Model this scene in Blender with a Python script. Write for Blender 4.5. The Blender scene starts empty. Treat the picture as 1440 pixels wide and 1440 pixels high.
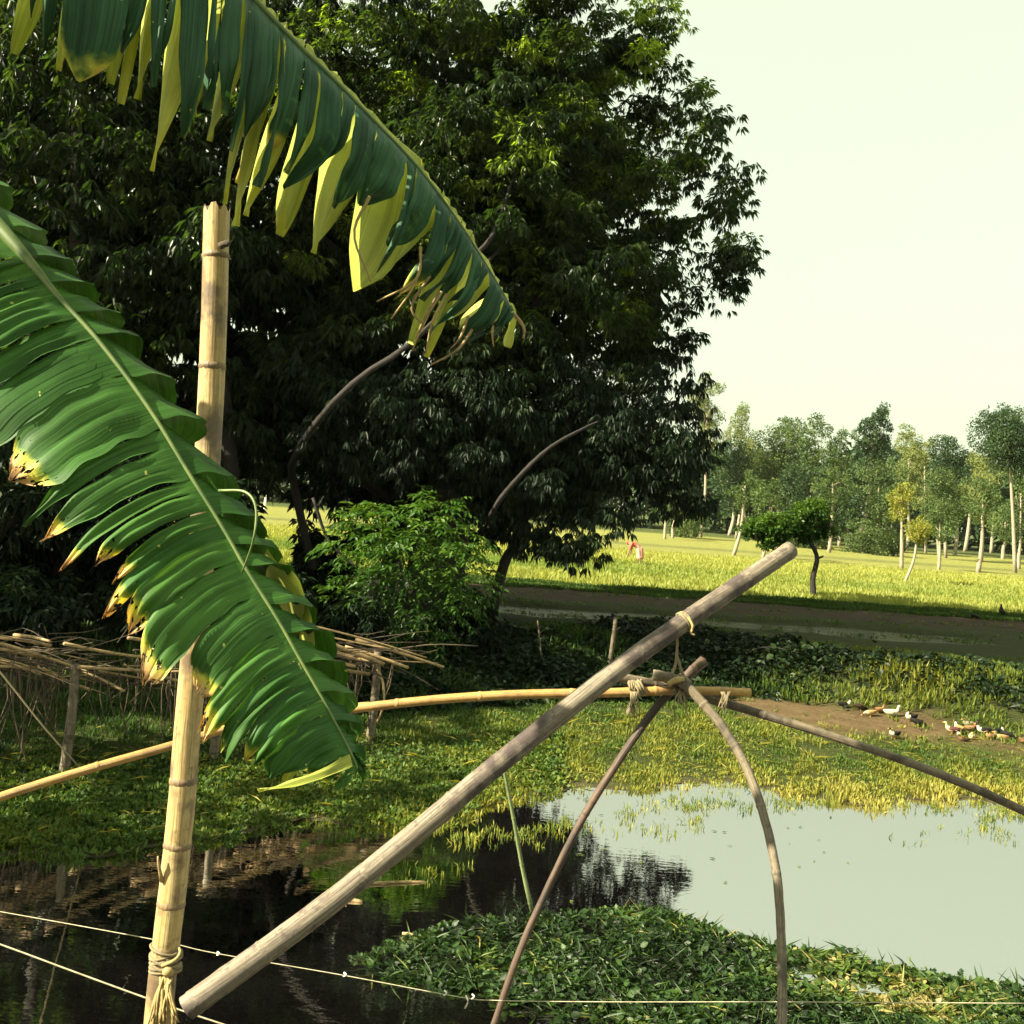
import bpy, math, random
import numpy as np
from mathutils import Vector

random.seed(7)
rng = np.random.default_rng(7)
SC = bpy.context.scene
COL = SC.collection
rad = math.radians

# ------------------------------------------------------------------ camera
EYE = np.array([0.0, 0.0, 4.0])
FPX = 1544.0                                   # focal length in pixels of the 1440 px photograph
PITCH, ROLL = math.atan(20 / FPX), rad(4.0)
F = np.array([0, math.cos(PITCH), -math.sin(PITCH)])
U0 = np.array([0, math.sin(PITCH), math.cos(PITCH)])
X0 = np.array([1.0, 0, 0])
R = math.cos(ROLL) * X0 + math.sin(ROLL) * U0
U = -math.sin(ROLL) * X0 + math.cos(ROLL) * U0
cam = bpy.data.cameras.new('camera')
cam.angle = 2 * math.atan(720 / FPX)
cam.clip_start, cam.clip_end = 0.05, 6000
co = bpy.data.objects.new('camera', cam)
COL.objects.link(co)
from mathutils import Matrix
co.matrix_world = Matrix(((R[0], U[0], -F[0], EYE[0]), (R[1], U[1], -F[1], EYE[1]), (R[2], U[2], -F[2], EYE[2]), (0, 0, 0, 1)))
SC.camera = co

# ------------------------------------------------------------------ sky, sun, exposure
SUN_EL, SUN_BACK = rad(37), rad(20)            # sun to the left, a little behind the camera
SUN = np.array([-math.cos(SUN_EL) * math.cos(SUN_BACK), -math.cos(SUN_EL) * math.sin(SUN_BACK), math.sin(SUN_EL)])
w = bpy.data.worlds.new('World')
SC.world = w
w.use_nodes = True
nt = w.node_tree
bg = nt.nodes['Background']
sky = nt.nodes.new('ShaderNodeTexSky')
sky.sky_type = 'NISHITA'
sky.sun_disc = False
sky.sun_elevation = SUN_EL
sky.sun_rotation = math.atan2(SUN[0], SUN[1])
sky.air_density, sky.dust_density, sky.ozone_density = 1.0, 4.0, 1.0
veil = nt.nodes.new('ShaderNodeMixRGB')          # humid evening haze whitens the whole sky evenly
veil.inputs[0].default_value = 0.9
veil.inputs[2].default_value = (1.50, 1.63, 1.07, 1)
nt.links.new(sky.outputs[0], veil.inputs[1])
nt.links.new(veil.outputs[0], bg.inputs[0])
bg.inputs[1].default_value = 0.15
sl = bpy.data.lights.new('sun', 'SUN')
sl.energy, sl.angle, sl.color = 5.0, rad(0.5), (1.0, 0.90, 0.65)
so = bpy.data.objects.new('sun', sl)
COL.objects.link(so)
so.rotation_euler = Vector(SUN).to_track_quat('Z', 'Y').to_euler()
SC.view_settings.view_transform = 'Standard'
SC.view_settings.look = 'None'
SC.view_settings.gamma = 1
SC.view_settings.use_curve_mapping = False
SC.view_settings.exposure = 2.05

# ------------------------------------------------------------------ helpers
def P(px, py, d):
    return EYE + d * (F + (px - 720) / FPX * R + (720 - py) / FPX * U)

def ray(px, py):
    return F + (px - 720) / FPX * R + (720 - py) / FPX * U

def G(px, py, z=0.0):
    v = ray(px, py)
    return EYE + v * ((z - EYE[2]) / v[2])

def nrm(a):
    a = np.asarray(a, float)
    return a / np.maximum(np.linalg.norm(a, axis=-1, keepdims=True), 1e-9)

ORG = {}

def tag(o, label=None, cat=None, group=None, kind=None):
    if label: o['label'] = label
    if cat: o['category'] = cat
    if group: o['group'] = group
    if kind: o['kind'] = kind
    return o

def thing(name, label, cat, loc, group=None):
    o = bpy.data.objects.new(name, None)
    o.empty_display_size = 0.1
    COL.objects.link(o)
    o.location = [float(c) for c in loc]
    ORG[o.name] = np.asarray(loc, float)
    return tag(o, label, cat, group)

def mk(name, V, faces, m, parent=None, smooth=True, attrs=None, uv=None, kind=None, label=None):
    """one mesh object; V in world coordinates, faces an (n,3) or (n,4) array or a list"""
    V = np.asarray(V, float)
    org = ORG[parent.name] if parent is not None else np.zeros(3)
    me = bpy.data.meshes.new(name)
    if isinstance(faces, np.ndarray):
        n, k = faces.shape
        me.vertices.add(len(V)); me.loops.add(n * k); me.polygons.add(n)
        me.vertices.foreach_set('co', (V - org).astype(np.float32).ravel())
        me.loops.foreach_set('vertex_index', faces.astype(np.int32).ravel())
        me.polygons.foreach_set('loop_start', np.arange(0, n * k, k, dtype=np.int32))
        me.update(calc_edges=True)
    else:
        me.from_pydata((V - org).tolist(), [], faces)
    if smooth:
        me.polygons.foreach_set('use_smooth', np.ones(len(me.polygons), bool))
    for an, av in (attrs or {}).items():
        av = np.asarray(av, np.float32)
        if av.ndim == 1:
            me.attributes.new(an, 'FLOAT', 'POINT').data.foreach_set('value', av)
        else:
            c = np.ones((len(V), 4), np.float32); c[:, :3] = av
            me.attributes.new(an, 'FLOAT_COLOR', 'POINT').data.foreach_set('color', c.ravel())
    if uv is not None:
        ul = me.uv_layers.new(name='UVMap')
        vi = np.empty(len(me.loops), np.int32); me.loops.foreach_get('vertex_index', vi)
        ul.data.foreach_set('uv', np.asarray(uv, np.float32)[vi].ravel())
    me.update()
    if m: me.materials.append(m)
    o = bpy.data.objects.new(name, me)
    COL.objects.link(o)
    if parent is not None:
        o.parent = parent
    ORG[o.name] = org
    if kind: o['kind'] = kind
    if label: o['label'] = label
    return o

def smooth_path(pts, n):
    """Catmull-Rom through pts, n samples"""
    p = np.asarray(pts, float)
    if len(p) == 2:
        t = np.linspace(0, 1, n)[:, None]
        return p[0] * (1 - t) + p[1] * t
    q = np.vstack([2 * p[0] - p[1], p, 2 * p[-1] - p[-2]])
    seg = len(p) - 1
    tt = np.linspace(0, seg, n)
    i = np.minimum(tt.astype(int), seg - 1)
    f = (tt - i)[:, None]
    a, b, c, d = q[i], q[i + 1], q[i + 2], q[i + 3]
    return 0.5 * (2 * b + (c - a) * f + (2 * a - 5 * b + 4 * c - d) * f ** 2 + (3 * b - a - 3 * c + d) * f ** 3)

def tube(pts, radii, n=12, seg=24, cap=True, jitter=0.0, smooth=True):
    """swept tube; returns V, faces, uv"""
    p = smooth_path(pts, seg) if smooth else np.asarray(pts, float)
    m = len(p)
    r = np.interp(np.linspace(0, 1, m), np.linspace(0, 1, len(radii)), radii)
    T = nrm(np.gradient(p, axis=0))
    ref = np.array([0.0, 0, 1]) if abs(T[0][2]) < 0.8 else np.array([0.0, 1, 0])
    A = nrm(np.cross(T, ref)); B = np.cross(T, A)
    th = np.linspace(0, 2 * np.pi, n, endpoint=False)
    rr = r[:, None] * (1 + jitter * rng.normal(size=(m, n)))
    V = p[:, None] + rr[..., None] * (np.cos(th)[None, :, None] * A[:, None] + np.sin(th)[None, :, None] * B[:, None])
    L = np.r_[0, np.cumsum(np.linalg.norm(np.diff(p, axis=0), axis=1))]
    uv = np.stack(np.broadcast_arrays(th[None] / (2 * np.pi), L[:, None]), -1).reshape(-1, 2)
    fs = []
    for i in range(m - 1):
        for j in range(n):
            k = (j + 1) % n
            fs.append((i * n + j, i * n + k, (i + 1) * n + k, (i + 1) * n + j))
    if cap:
        fs.append(tuple(range(n))[::-1])
        fs.append(tuple((m - 1) * n + j for j in range(n)))
    return V.reshape(-1, 3), fs, uv

def join(parts):
    V, fs, uv, b = [], [], [], 0
    for v, f, u in parts:
        V.append(v); uv.append(u)
        fs += [tuple(i + b for i in q) for q in f]
        b += len(v)
    return np.vstack(V), fs, np.vstack(uv)

def leaves(Pb, D, S, L, W, fold=0.25, droop=0.15, tint=None):
    """folded two-triangle leaves: base, left, tip, right"""
    D = nrm(D); S = nrm(S - (S * D).sum(1, keepdims=True) * D)
    N = np.cross(S, D)
    L = L[:, None]; W = W[:, None]
    mid = Pb + D * L * 0.42
    tip = Pb + D * L; tip[:, 2] -= (droop * L)[:, 0]
    l = mid + S * W / 2 + N * W * fold
    r = mid - S * W / 2 + N * W * fold
    n = len(Pb)
    V = np.stack([Pb, l, tip, r], 1).reshape(-1, 3)
    i = np.arange(n)[:, None] * 4
    Fc = np.concatenate([i + [0, 2, 1], i + [0, 3, 2]], 0)
    t = np.repeat(tint if tint is not None else rng.random(n), 4)
    return V, Fc, t

def cat_leaves(ls):
    V, Fc, t, b = [], [], [], 0
    for v, f, q in ls:
        V.append(v); Fc.append(f + b); t.append(q); b += len(v)
    return np.vstack(V), np.vstack(Fc), np.concatenate(t)

def sph(n):
    return nrm(rng.normal(size=(n, 3)))

# ------------------------------------------------------------------ materials
def new_mat(name):
    m = bpy.data.materials.new(name); m.use_nodes = True
    t = m.node_tree
    return m, t, t.nodes['Principled BSDF'], t.nodes['Material Output']

def N(t, kind, **kw):
    n = t.nodes.new('ShaderNode' + kind)
    for k, v in kw.items(): setattr(n, k, v)
    return n

def ramp(t, stops):
    r = N(t, 'ValToRGB'); e = r.color_ramp.elements
    while len(e) < len(stops): e.new(0.5)
    for el, (p, c) in zip(e, stops):
        el.position = p; el.color = (*c, 1)
    return r

def noise(t, scale, detail=4, rough=0.6, vec=None, mapping=None):
    n = N(t, 'TexNoise'); n.inputs['Scale'].default_value = scale
    n.inputs['Detail'].default_value = detail; n.inputs['Roughness'].default_value = rough
    if vec is not None:
        if mapping:
            mp = N(t, 'Mapping'); mp.inputs['Scale'].default_value = mapping
            t.links.new(vec, mp.inputs[0]); vec = mp.outputs[0]
        t.links.new(vec, n.inputs['Vector'])
    return n

def mixc(t, fac, a, b, mode='MIX'):
    m = N(t, 'MixRGB', blend_type=mode)
    for i, v in ((0, fac), (1, a), (2, b)):
        if isinstance(v, (int, float)): m.inputs[i].default_value = v
        elif isinstance(v, tuple): m.inputs[i].default_value = (*v, 1)
        else: t.links.new(v, m.inputs[i])
    return m.outputs[0]

def leaf_mat(name, stops, rough=0.45, transl=0.3, tcol=None, spec=0.22):
    m, t, p, out = new_mat(name)
    a = N(t, 'Attribute', attribute_name='tint')
    r = ramp(t, stops); t.links.new(a.outputs['Fac'], r.inputs[0])
    t.links.new(r.outputs[0], p.inputs['Base Color'])
    p.inputs['Roughness'].default_value = rough
    p.inputs['Specular IOR Level'].default_value = spec
    tr = N(t, 'BsdfTranslucent')
    g = N(t, 'MixRGB', blend_type='MULTIPLY'); g.inputs[0].default_value = 1
    t.links.new(r.outputs[0], g.inputs[1]); g.inputs[2].default_value = (*(tcol or (1.7, 1.6, 0.6)), 1)
    t.links.new(g.outputs[0], tr.inputs[0])
    mx = N(t, 'MixShader'); mx.inputs[0].default_value = transl
    t.links.new(p.outputs[0], mx.inputs[1]); t.links.new(tr.outputs[0], mx.inputs[2])
    t.links.new(mx.outputs[0], out.inputs[0])
    return m

def pole_mat(name, base, dark, pale, rough=0.55, streak=0.5, blotch=0.5, bscale=7.0):
    """bamboo or weathered wood: streaks along the culm, blotches, fine bump"""
    m, t, p, out = new_mat(name)
    uv = N(t, 'TexCoord'); 
    s = noise(t, 1.0, 5, 0.65, uv.outputs['UV'], (22, 3.0, 1))
    b = noise(t, bscale, 5, 0.62, uv.outputs['Object'])
    f = noise(t, 60, 3, 0.6, uv.outputs['Object'])
    rs = ramp(t, [(0.46, (0, 0, 0)), (0.57, (1, 1, 1))]); t.links.new(s.outputs['Fac'], rs.inputs[0])
    rb = ramp(t, [(0.50, (0, 0, 0)), (0.60, (1, 1, 1))]); t.links.new(b.outputs['Fac'], rb.inputs[0])
    m1 = N(t, 'Math', operation='MULTIPLY'); t.links.new(rs.outputs[0], m1.inputs[0]); m1.inputs[1].default_value = streak
    m2 = N(t, 'Math', operation='MULTIPLY'); t.links.new(rb.outputs[0], m2.inputs[0]); m2.inputs[1].default_value = blotch
    c = mixc(t, m1.outputs[0], base, pale)
    c = mixc(t, m2.outputs[0], c, dark)
    c = mixc(t, 0.35, c, f.outputs['Fac'], 'SOFT_LIGHT')
    ck = noise(t, 1.0, 4, 0.7, uv.outputs['UV'], (48, 4.5, 1)); rk = ramp(t, [(0.55, (0, 0, 0)), (0.60, (1, 1, 1))]); t.links.new(ck.outputs['Fac'], rk.inputs[0])
    m3 = N(t, 'Math', operation='MULTIPLY'); t.links.new(rk.outputs[0], m3.inputs[0]); m3.inputs[1].default_value = streak * .8
    c = mixc(t, m3.outputs[0], c, dark)
    gr = noise(t, bscale * 5.5, 6, 0.72, uv.outputs['Object']); rg = ramp(t, [(0.55, (0, 0, 0)), (0.63, (1, 1, 1))]); t.links.new(gr.outputs['Fac'], rg.inputs[0])
    m4 = N(t, 'Math', operation='MULTIPLY'); t.links.new(rg.outputs[0], m4.inputs[0]); m4.inputs[1].default_value = blotch * .65
    c = mixc(t, m4.outputs[0], c, dark)
    t.links.new(c, p.inputs['Base Color'])
    p.inputs['Roughness'].default_value = rough
    bp = N(t, 'Bump'); bp.inputs['Strength'].default_value = 0.6; bp.inputs['Distance'].default_value = 0.005
    t.links.new(s.outputs['Fac'], bp.inputs['Height']); t.links.new(bp.outputs[0], p.inputs['Normal'])
    return m

def plain_mat(name, a, b, scale=12, rough=0.7):
    m, t, p, out = new_mat(name)
    tc = N(t, 'TexCoord'); n = noise(t, scale, 4, 0.6, tc.outputs['Object'])
    r = ramp(t, [(0.35, a), (0.65, b)]); t.links.new(n.outputs['Fac'], r.inputs[0])
    t.links.new(r.outputs[0], p.inputs['Base Color']); p.inputs['Roughness'].default_value = rough
    return m

def col_mat(name, rough=0.6):
    m, t, p, out = new_mat(name)
    a = N(t, 'Attribute', attribute_name='Col')
    tc = N(t, 'TexCoord'); n = noise(t, 30, 3, 0.6, tc.outputs['Object'])
    c = mixc(t, 0.5, a.outputs['Color'], n.outputs['Fac'], 'SOFT_LIGHT')
    t.links.new(c, p.inputs['Base Color']); p.inputs['Roughness'].default_value = rough; p.inputs['Specular IOR Level'].default_value = 0.1
    return m

M = {}
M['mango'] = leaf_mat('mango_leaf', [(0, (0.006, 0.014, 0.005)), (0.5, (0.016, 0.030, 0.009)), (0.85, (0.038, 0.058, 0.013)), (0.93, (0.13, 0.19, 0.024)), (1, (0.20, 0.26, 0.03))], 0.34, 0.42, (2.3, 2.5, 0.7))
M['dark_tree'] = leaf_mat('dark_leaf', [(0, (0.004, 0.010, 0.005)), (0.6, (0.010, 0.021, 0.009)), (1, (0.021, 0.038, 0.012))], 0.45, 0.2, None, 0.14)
M['bush'] = leaf_mat('bush_leaf', [(0, (0.018, 0.048, 0.008)), (0.6, (0.034, 0.085, 0.012)), (1, (0.075, 0.135, 0.018))], 0.42, 0.3)
M['far_pale'] = leaf_mat('far_pale_leaf', [(0, (0.09, 0.12, 0.04)), (0.6, (0.15, 0.18, 0.055)), (1, (0.23, 0.25, 0.085))], 0.6, 0.3)
M['far_mid'] = leaf_mat('far_mid_leaf', [(0, (0.035, 0.062, 0.02)), (0.6, (0.065, 0.105, 0.03)), (1, (0.12, 0.16, 0.04))], 0.6, 0.25)
M['far_dark'] = leaf_mat('far_dark_leaf', [(0, (0.015, 0.035, 0.014)), (0.6, (0.028, 0.058, 0.02)), (1, (0.055, 0.09, 0.025))], 0.5, 0.2)
M['far_yellow'] = leaf_mat('far_yellow_leaf', [(0, (0.10, 0.12, 0.02)), (0.6, (0.19, 0.20, 0.03)), (1, (0.30, 0.27, 0.05))], 0.6, 0.3)
M['grass'] = leaf_mat('shore_grass', [(0, (0.018, 0.045, 0.010)), (0.35, (0.05, 0.095, 0.015)), (0.7, (0.17, 0.18, 0.028)), (1, (0.28, 0.25, 0.06))], 0.6, 0.3)
M['rice'] = leaf_mat('rice_blade', [(0, (0.08, 0.145, 0.02)), (0.5, (0.195, 0.225, 0.05)), (1, (0.28, 0.29, 0.075))], 0.6, 0.35)
M['weed'] = leaf_mat('water_weed', [(0, (0.008, 0.012, 0.006)), (0.2, (0.014, 0.032, 0.010)), (0.55, (0.03, 0.065, 0.015)), (0.85, (0.09, 0.13, 0.024)), (1, (0.22, 0.19, 0.07))], 0.45, 0.25)
M['bark'] = pole_mat('dark_bark', (0.018, 0.0145, 0.013), (0.008, 0.007, 0.0065), (0.034, 0.028, 0.024), 0.95)
M['pale_bark'] = pole_mat('pale_bark', (0.25, 0.21, 0.15), (0.12, 0.10, 0.07), (0.36, 0.31, 0.23), 0.8)
M['bamboo'] = pole_mat('old_bamboo', (0.34, 0.235, 0.095), (0.11, 0.075, 0.045), (0.45, 0.35, 0.17), 0.5, 0.75, 0.95, 4.2)
M['bamboo_node'] = pole_mat('bamboo_node', (0.17, 0.115, 0.06), (0.06, 0.04, 0.028), (0.28, 0.20, 0.10), 0.6)
M['grey_pole'] = pole_mat('weathered_pole', (0.125, 0.10, 0.075), (0.042, 0.028, 0.027), (0.22, 0.19, 0.14), 0.75, 0.9, 0.95, 4.5)
M['grey_rod'] = pole_mat('weathered_rod', (0.10, 0.078, 0.05), (0.035, 0.027, 0.02), (0.19, 0.155, 0.10), 0.7, 0.8, 0.8, 12)
M['dark_rod'] = pole_mat('dark_rod', (0.05, 0.03, 0.022), (0.02, 0.013, 0.011), (0.14, 0.08, 0.04), 0.6, 0.5, 0.7, 5)
M['gold_rod'] = pole_mat('golden_bamboo', (0.36, 0.21, 0.055), (0.17, 0.085, 0.03), (0.42, 0.28, 0.10), 0.5, 0.6, 0.55, 10)
M['stick'] = pole_mat('dry_stick', (0.30, 0.20, 0.09), (0.10, 0.06, 0.03), (0.44, 0.32, 0.16), 0.7, 0.6, 0.6, 9)
M['brown_stem'] = pole_mat('dry_stem', (0.06, 0.043, 0.027), (0.026, 0.018, 0.012), (0.12, 0.085, 0.05), 0.85)
M['green_bamboo'] = pole_mat('green_bamboo', (0.07, 0.10, 0.03), (0.04, 0.05, 0.018), (0.13, 0.15, 0.055), 0.5)
M['straw'] = pole_mat('straw', (0.34, 0.25, 0.09), (0.16, 0.10, 0.045), (0.45, 0.35, 0.15), 0.7, 0.6, 0.4, 20)
M['fibre'] = pole_mat('fibre', (0.20, 0.16, 0.09), (0.09, 0.07, 0.045), (0.32, 0.27, 0.15), 0.85, 0.6, 0.5, 30)
M['cord'] = plain_mat('cord', (0.28, 0.25, 0.16), (0.45, 0.42, 0.30), 60, 0.8)
M['rag'] = plain_mat('white_rag', (0.62, 0.58, 0.48), (0.8, 0.77, 0.68), 40, 0.8)
M['col'] = col_mat('feather', 0.55)
M['bill'] = plain_mat('bill', (0.45, 0.22, 0.04), (0.55, 0.30, 0.06), 30, 0.5)
M['banana_stem'] = pole_mat('banana_stem', (0.12, 0.15, 0.05), (0.06, 0.05, 0.025), (0.2, 0.22, 0.09), 0.5)

def banana_mat(name, green, green2, tr_fac, tcol):
    m, t, p, out = new_mat(name)
    uv = N(t, 'TexCoord')
    v1 = noise(t, 1, 2, 0.5, uv.outputs['UV'], (240, 1.2, 1))        # veins run along the strip
    v2 = noise(t, 1, 3, 0.6, uv.outputs['UV'], (45, 2.0, 1))
    sp = noise(t, 38, 2, 0.5, uv.outputs['Object'])
    bl = noise(t, 9, 4, 0.6, uv.outputs['Object'])
    at = N(t, 'Attribute', attribute_name='tint')
    bu = N(t, 'Attribute', attribute_name='burn')
    c = mixc(t, at.outputs['Fac'], green, green2)
    c = mixc(t, 0.85, c, v1.outputs['Fac'], 'SOFT_LIGHT')
    c = mixc(t, 0.95, c, v2.outputs['Fac'], 'SOFT_LIGHT')
    c = mixc(t, 0.6, c, bl.outputs['Fac'], 'SOFT_LIGHT')
    r = ramp(t, [(0.735, (0, 0, 0)), (0.76, (1, 1, 1))]); t.links.new(sp.outputs['Fac'], r.inputs[0])
    c = mixc(t, r.outputs[0], c, (0.30, 0.33, 0.10))                     # pale flecks
    ad = N(t, 'Math', operation='MULTIPLY_ADD'); t.links.new(bl.outputs['Fac'], ad.inputs[0]); ad.inputs[1].default_value = 0.9
    t.links.new(bu.outputs['Fac'], ad.inputs[2])
    rb = ramp(t, [(0.70, (0, 0, 0)), (0.86, (1, 1, 1))]); t.links.new(ad.outputs[0], rb.inputs[0])
    rc = ramp(t, [(0.70, (0.10, 0.20, 0.02)), (0.86, (0.42, 0.40, 0.06)), (1.05, (0.46, 0.30, 0.12)), (1.2, (0.20, 0.11, 0.05))])
    sc = N(t, 'Math', operation='MULTIPLY'); t.links.new(ad.outputs[0], sc.inputs[0]); sc.inputs[1].default_value = 0.8
    for e, q in zip(rc.color_ramp.elements, (0.56, 0.69, 0.86, 1.0)): e.position = q
    t.links.new(sc.outputs[0], rc.inputs[0])
    c = mixc(t, rb.outputs[0], c, rc.outputs[0])
    t.links.new(c, p.inputs['Base Color'])
    p.inputs['Roughness'].default_value = 0.58
    p.inputs['Specular IOR Level'].default_value = 0.2
    bp = N(t, 'Bump'); bp.inputs['Strength'].default_value = 0.25; bp.inputs['Distance'].default_value = 0.003
    t.links.new(v1.outputs['Fac'], bp.inputs['Height']); t.links.new(bp.outputs[0], p.inputs['Normal'])
    tr = N(t, 'BsdfTranslucent'); t.links.new(mixc(t, 1.0, c, tcol, 'MULTIPLY'), tr.inputs[0])
    mx = N(t, 'MixShader'); mx.inputs[0].default_value = tr_fac
    t.links.new(p.outputs[0], mx.inputs[1]); t.links.new(tr.outputs[0], mx.inputs[2])
    hn = noise(t, 1, 3, 0.55, uv.outputs['UV'], (75, 40, 1))                       # insect holes and rot near the burnt ends
    hb = N(t, 'Attribute', attribute_name='hole')
    ha = N(t, 'Math', operation='MULTIPLY_ADD'); t.links.new(hb.outputs['Fac'], ha.inputs[0]); ha.inputs[1].default_value = 0.26; t.links.new(hn.outputs['Fac'], ha.inputs[2])
    hr = N(t, 'Math', operation='GREATER_THAN'); t.links.new(ha.outputs[0], hr.inputs[0]); hr.inputs[1].default_value = 0.775
    tp = N(t, 'BsdfTransparent'); m2 = N(t, 'MixShader'); t.links.new(hr.outputs[0], m2.inputs[0])
    t.links.new(mx.outputs[0], m2.inputs[1]); t.links.new(tp.outputs[0], m2.inputs[2])
    t.links.new(m2.outputs[0], out.inputs[0])
    return m
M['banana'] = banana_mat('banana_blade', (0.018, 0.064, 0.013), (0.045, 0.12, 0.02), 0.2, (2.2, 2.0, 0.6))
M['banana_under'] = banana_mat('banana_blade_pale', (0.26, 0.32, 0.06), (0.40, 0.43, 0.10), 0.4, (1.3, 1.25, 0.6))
M['banana_upper'] = banana_mat('banana_blade_waxy', (0.018, 0.058, 0.030), (0.036, 0.095, 0.046), 0.08, (2.0, 1.9, 0.6))
M['midrib'] = plain_mat('banana_midrib', (0.055, 0.095, 0.022), (0.10, 0.14, 0.033), 25, 0.5)

# ------------------------------------------------------------------ terrain
SHX = [-40, -5.2, -3.6, -2.0, -1.0, 0.0, 1.9, 3.0, 4.4, 6.0, 7.8, 40]
SHY = [9.0, 10.7, 11.9, 12.8, 13.1, 14.2, 15.7, 16.2, 15.7, 15.8, 16.1, 17.0]
FTX = [-40, -8, -2, 1.5, 5, 8, 14, 40]
FTY = [15, 16.3, 18.6, 21.2, 22.4, 20.6, 20.0, 20.0]
def shore(x): return np.interp(x, SHX, SHY) + 0.25 * np.sin(x * 2.1) + 0.12 * np.sin(x * 5.3 + 1)
def foot(x): return np.interp(x, FTX, FTY)
def sm(a, b, v):
    q = np.clip((v - a) / (b - a), 0, 1); return q * q * (3 - 2 * q)
DITCH = (29.2, 31.6)
def h(x, y):
    x = np.asarray(x, float); y = np.asarray(y, float)
    near = 2.3 - 3.1 * sm(1.5, 7.8, y)
    ys, yf = shore(x), foot(x)
    sh = np.maximum(0.045 * (y - ys), -0.8)
    sh = np.where(y > ys, np.minimum(sh, 0.32), sh)
    und = 0.03 * np.sin(x * 1.7 + y * 0.9) * np.sin(y * 1.3 - x * 0.5) * sm(0, 1.5, y - ys)
    bank = sm(0, 3.0, y - yf) * (1.0 - sh)
    z = sh + und * (1 - sm(38, 45, y)) + np.where(y > ys, bank, 0)
    d = sm(DITCH[0] - .6, DITCH[0], y + 0.3 * np.sin(x * .8)) * (1 - sm(DITCH[1] - .2, DITCH[1] + .5, y + 0.2 * np.sin(x * 1.1)))
    z = z - 0.20 * d * (1 - sm(12, 15, x))
    z = z + 0.10 * sm(37.9, 38.3, y) * (1 - sm(60, 70, y))
    return np.where(y < 8, np.maximum(near, -0.8), z)

def GH(px, py):
    """where the ray through a pixel meets the terrain"""
    v = ray(px, py); t = 7.0; step = 0.05
    while t < 600:
        p = EYE + v * t
        if p[2] <= h(p[0], p[1]): return p
        t += step * max(1, t / 20)
    return EYE + v * 600

def noise2(x, y, s, seed=0):
    r = np.random.default_rng(seed); v = 0
    for k in range(5):
        a = r.uniform(0, 6.28); f = s * (1.5 ** k) * r.uniform(.8, 1.2)
        v = v + np.sin((x * math.cos(a) + y * math.sin(a)) * f + r.uniform(0, 6)) / (1.3 ** k)
    return v / 3.0
xs = np.unique(np.concatenate([np.linspace(-700, -60, 10), np.linspace(-60, -16, 30), np.arange(-16, 26, 0.28), np.linspace(26, 120, 40), np.linspace(120, 700, 10)]))
ys_ = np.unique(np.concatenate([[-60, -30, -10, -4, 0], np.linspace(0.5, 9, 24), np.arange(9, 46, 0.28), np.linspace(46, 140, 60), np.linspace(140, 1200, 16)]))
XX, YY = np.meshgrid(xs, ys_)
ZZ = h(XX, YY)
def segdist(x, y, a, b):
    a = np.array(a); b = np.array(b); d = b - a
    t = np.clip(((x - a[0]) * d[0] + (y - a[1]) * d[1]) / (d @ d), 0, 1)
    return np.hypot(x - a[0] - t * d[0], y - a[1] - t * d[1])
MUDA, MUDB, MUDC = GH(1085, 998), GH(1285, 1024), GH(1420, 1050)
def mudmask(x, y):
    m = 1 - sm(0.6, 1.3, segdist(x, y, MUDA[:2], MUDB[:2]) + 0.3 * noise2(x, y, 1.8, 3))
    return np.maximum(m, 0.75 * (1 - sm(0.3, .9, segdist(x, y, MUDB[:2], MUDC[:2]) + 0.3 * noise2(x, y, 1.8, 3))))
C = np.zeros((*XX.shape, 3))
def lay(mask, c):
    C[:] = C * (1 - mask[..., None]) + np.array(c) * mask[..., None]
ysh, yft = shore(XX), foot(XX)
nz = noise2(XX, YY, 1.0, 1)
lay(np.ones_like(XX), (0.10, 0.085, 0.05))
lay(sm(0, .5, YY - ysh) * 1.0, (0.055, 0.07, 0.02))
lay(sm(0.5, 3, YY - ysh) * sm(-.2, .4, nz), (0.08, 0.085, 0.024))
lay(sm(-1.5, 0.5, YY - yft) * (1 - sm(3, 9, XX)), (0.028, 0.032, 0.015))  # ground under dark plants, the left bank's shade put into its colour
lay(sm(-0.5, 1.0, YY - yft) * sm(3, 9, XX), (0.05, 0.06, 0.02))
lay(mudmask(XX, YY), (0.15, 0.105, 0.055))
lay(sm(27.0, 28.5, YY), (0.05, 0.06, 0.024))
lay(sm(32.9, 33.9, YY + .3 * noise2(XX, YY, 1.1, 71)), (0.066, 0.047, 0.032))
lay(sm(37.2, 37.9, YY), (0.035, 0.06, 0.016))
lay(sm(38.6, 39.2, YY), (0.19, 0.215, 0.034))
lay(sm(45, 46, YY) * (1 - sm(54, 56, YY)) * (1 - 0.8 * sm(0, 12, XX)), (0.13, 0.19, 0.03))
lay(sm(56, 58, YY) * (1 - sm(70, 74, YY)), (0.26, 0.255, 0.034))
lay(sm(72, 76, YY), (0.22, 0.225, 0.062))
lay(sm(84, 85, YY) * (1 - sm(90, 91, YY)), (0.15, 0.16, 0.05))
lay(sm(125, 135, YY), (0.07, 0.09, 0.03))
nr, nc = XX.shape
idx = np.arange(nr * nc).reshape(nr, nc)
Fq = np.stack([idx[:-1, :-1], idx[:-1, 1:], idx[1:, 1:], idx[1:, :-1]], -1).reshape(-1, 4)
m, t, p, out = new_mat('ground')
a = N(t, 'Attribute', attribute_name='Col'); tc = N(t, 'TexCoord')
n1 = noise(t, 2.2, 8, 0.7, tc.outputs['Object']); n2 = noise(t, 11, 5, 0.7, tc.outputs['Object'], (1, 3, 1))
c = mixc(t, 0.8, a.outputs['Color'], n1.outputs['Fac'], 'SOFT_LIGHT')
c = mixc(t, 0.9, c, n2.outputs['Fac'], 'SOFT_LIGHT')
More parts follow.
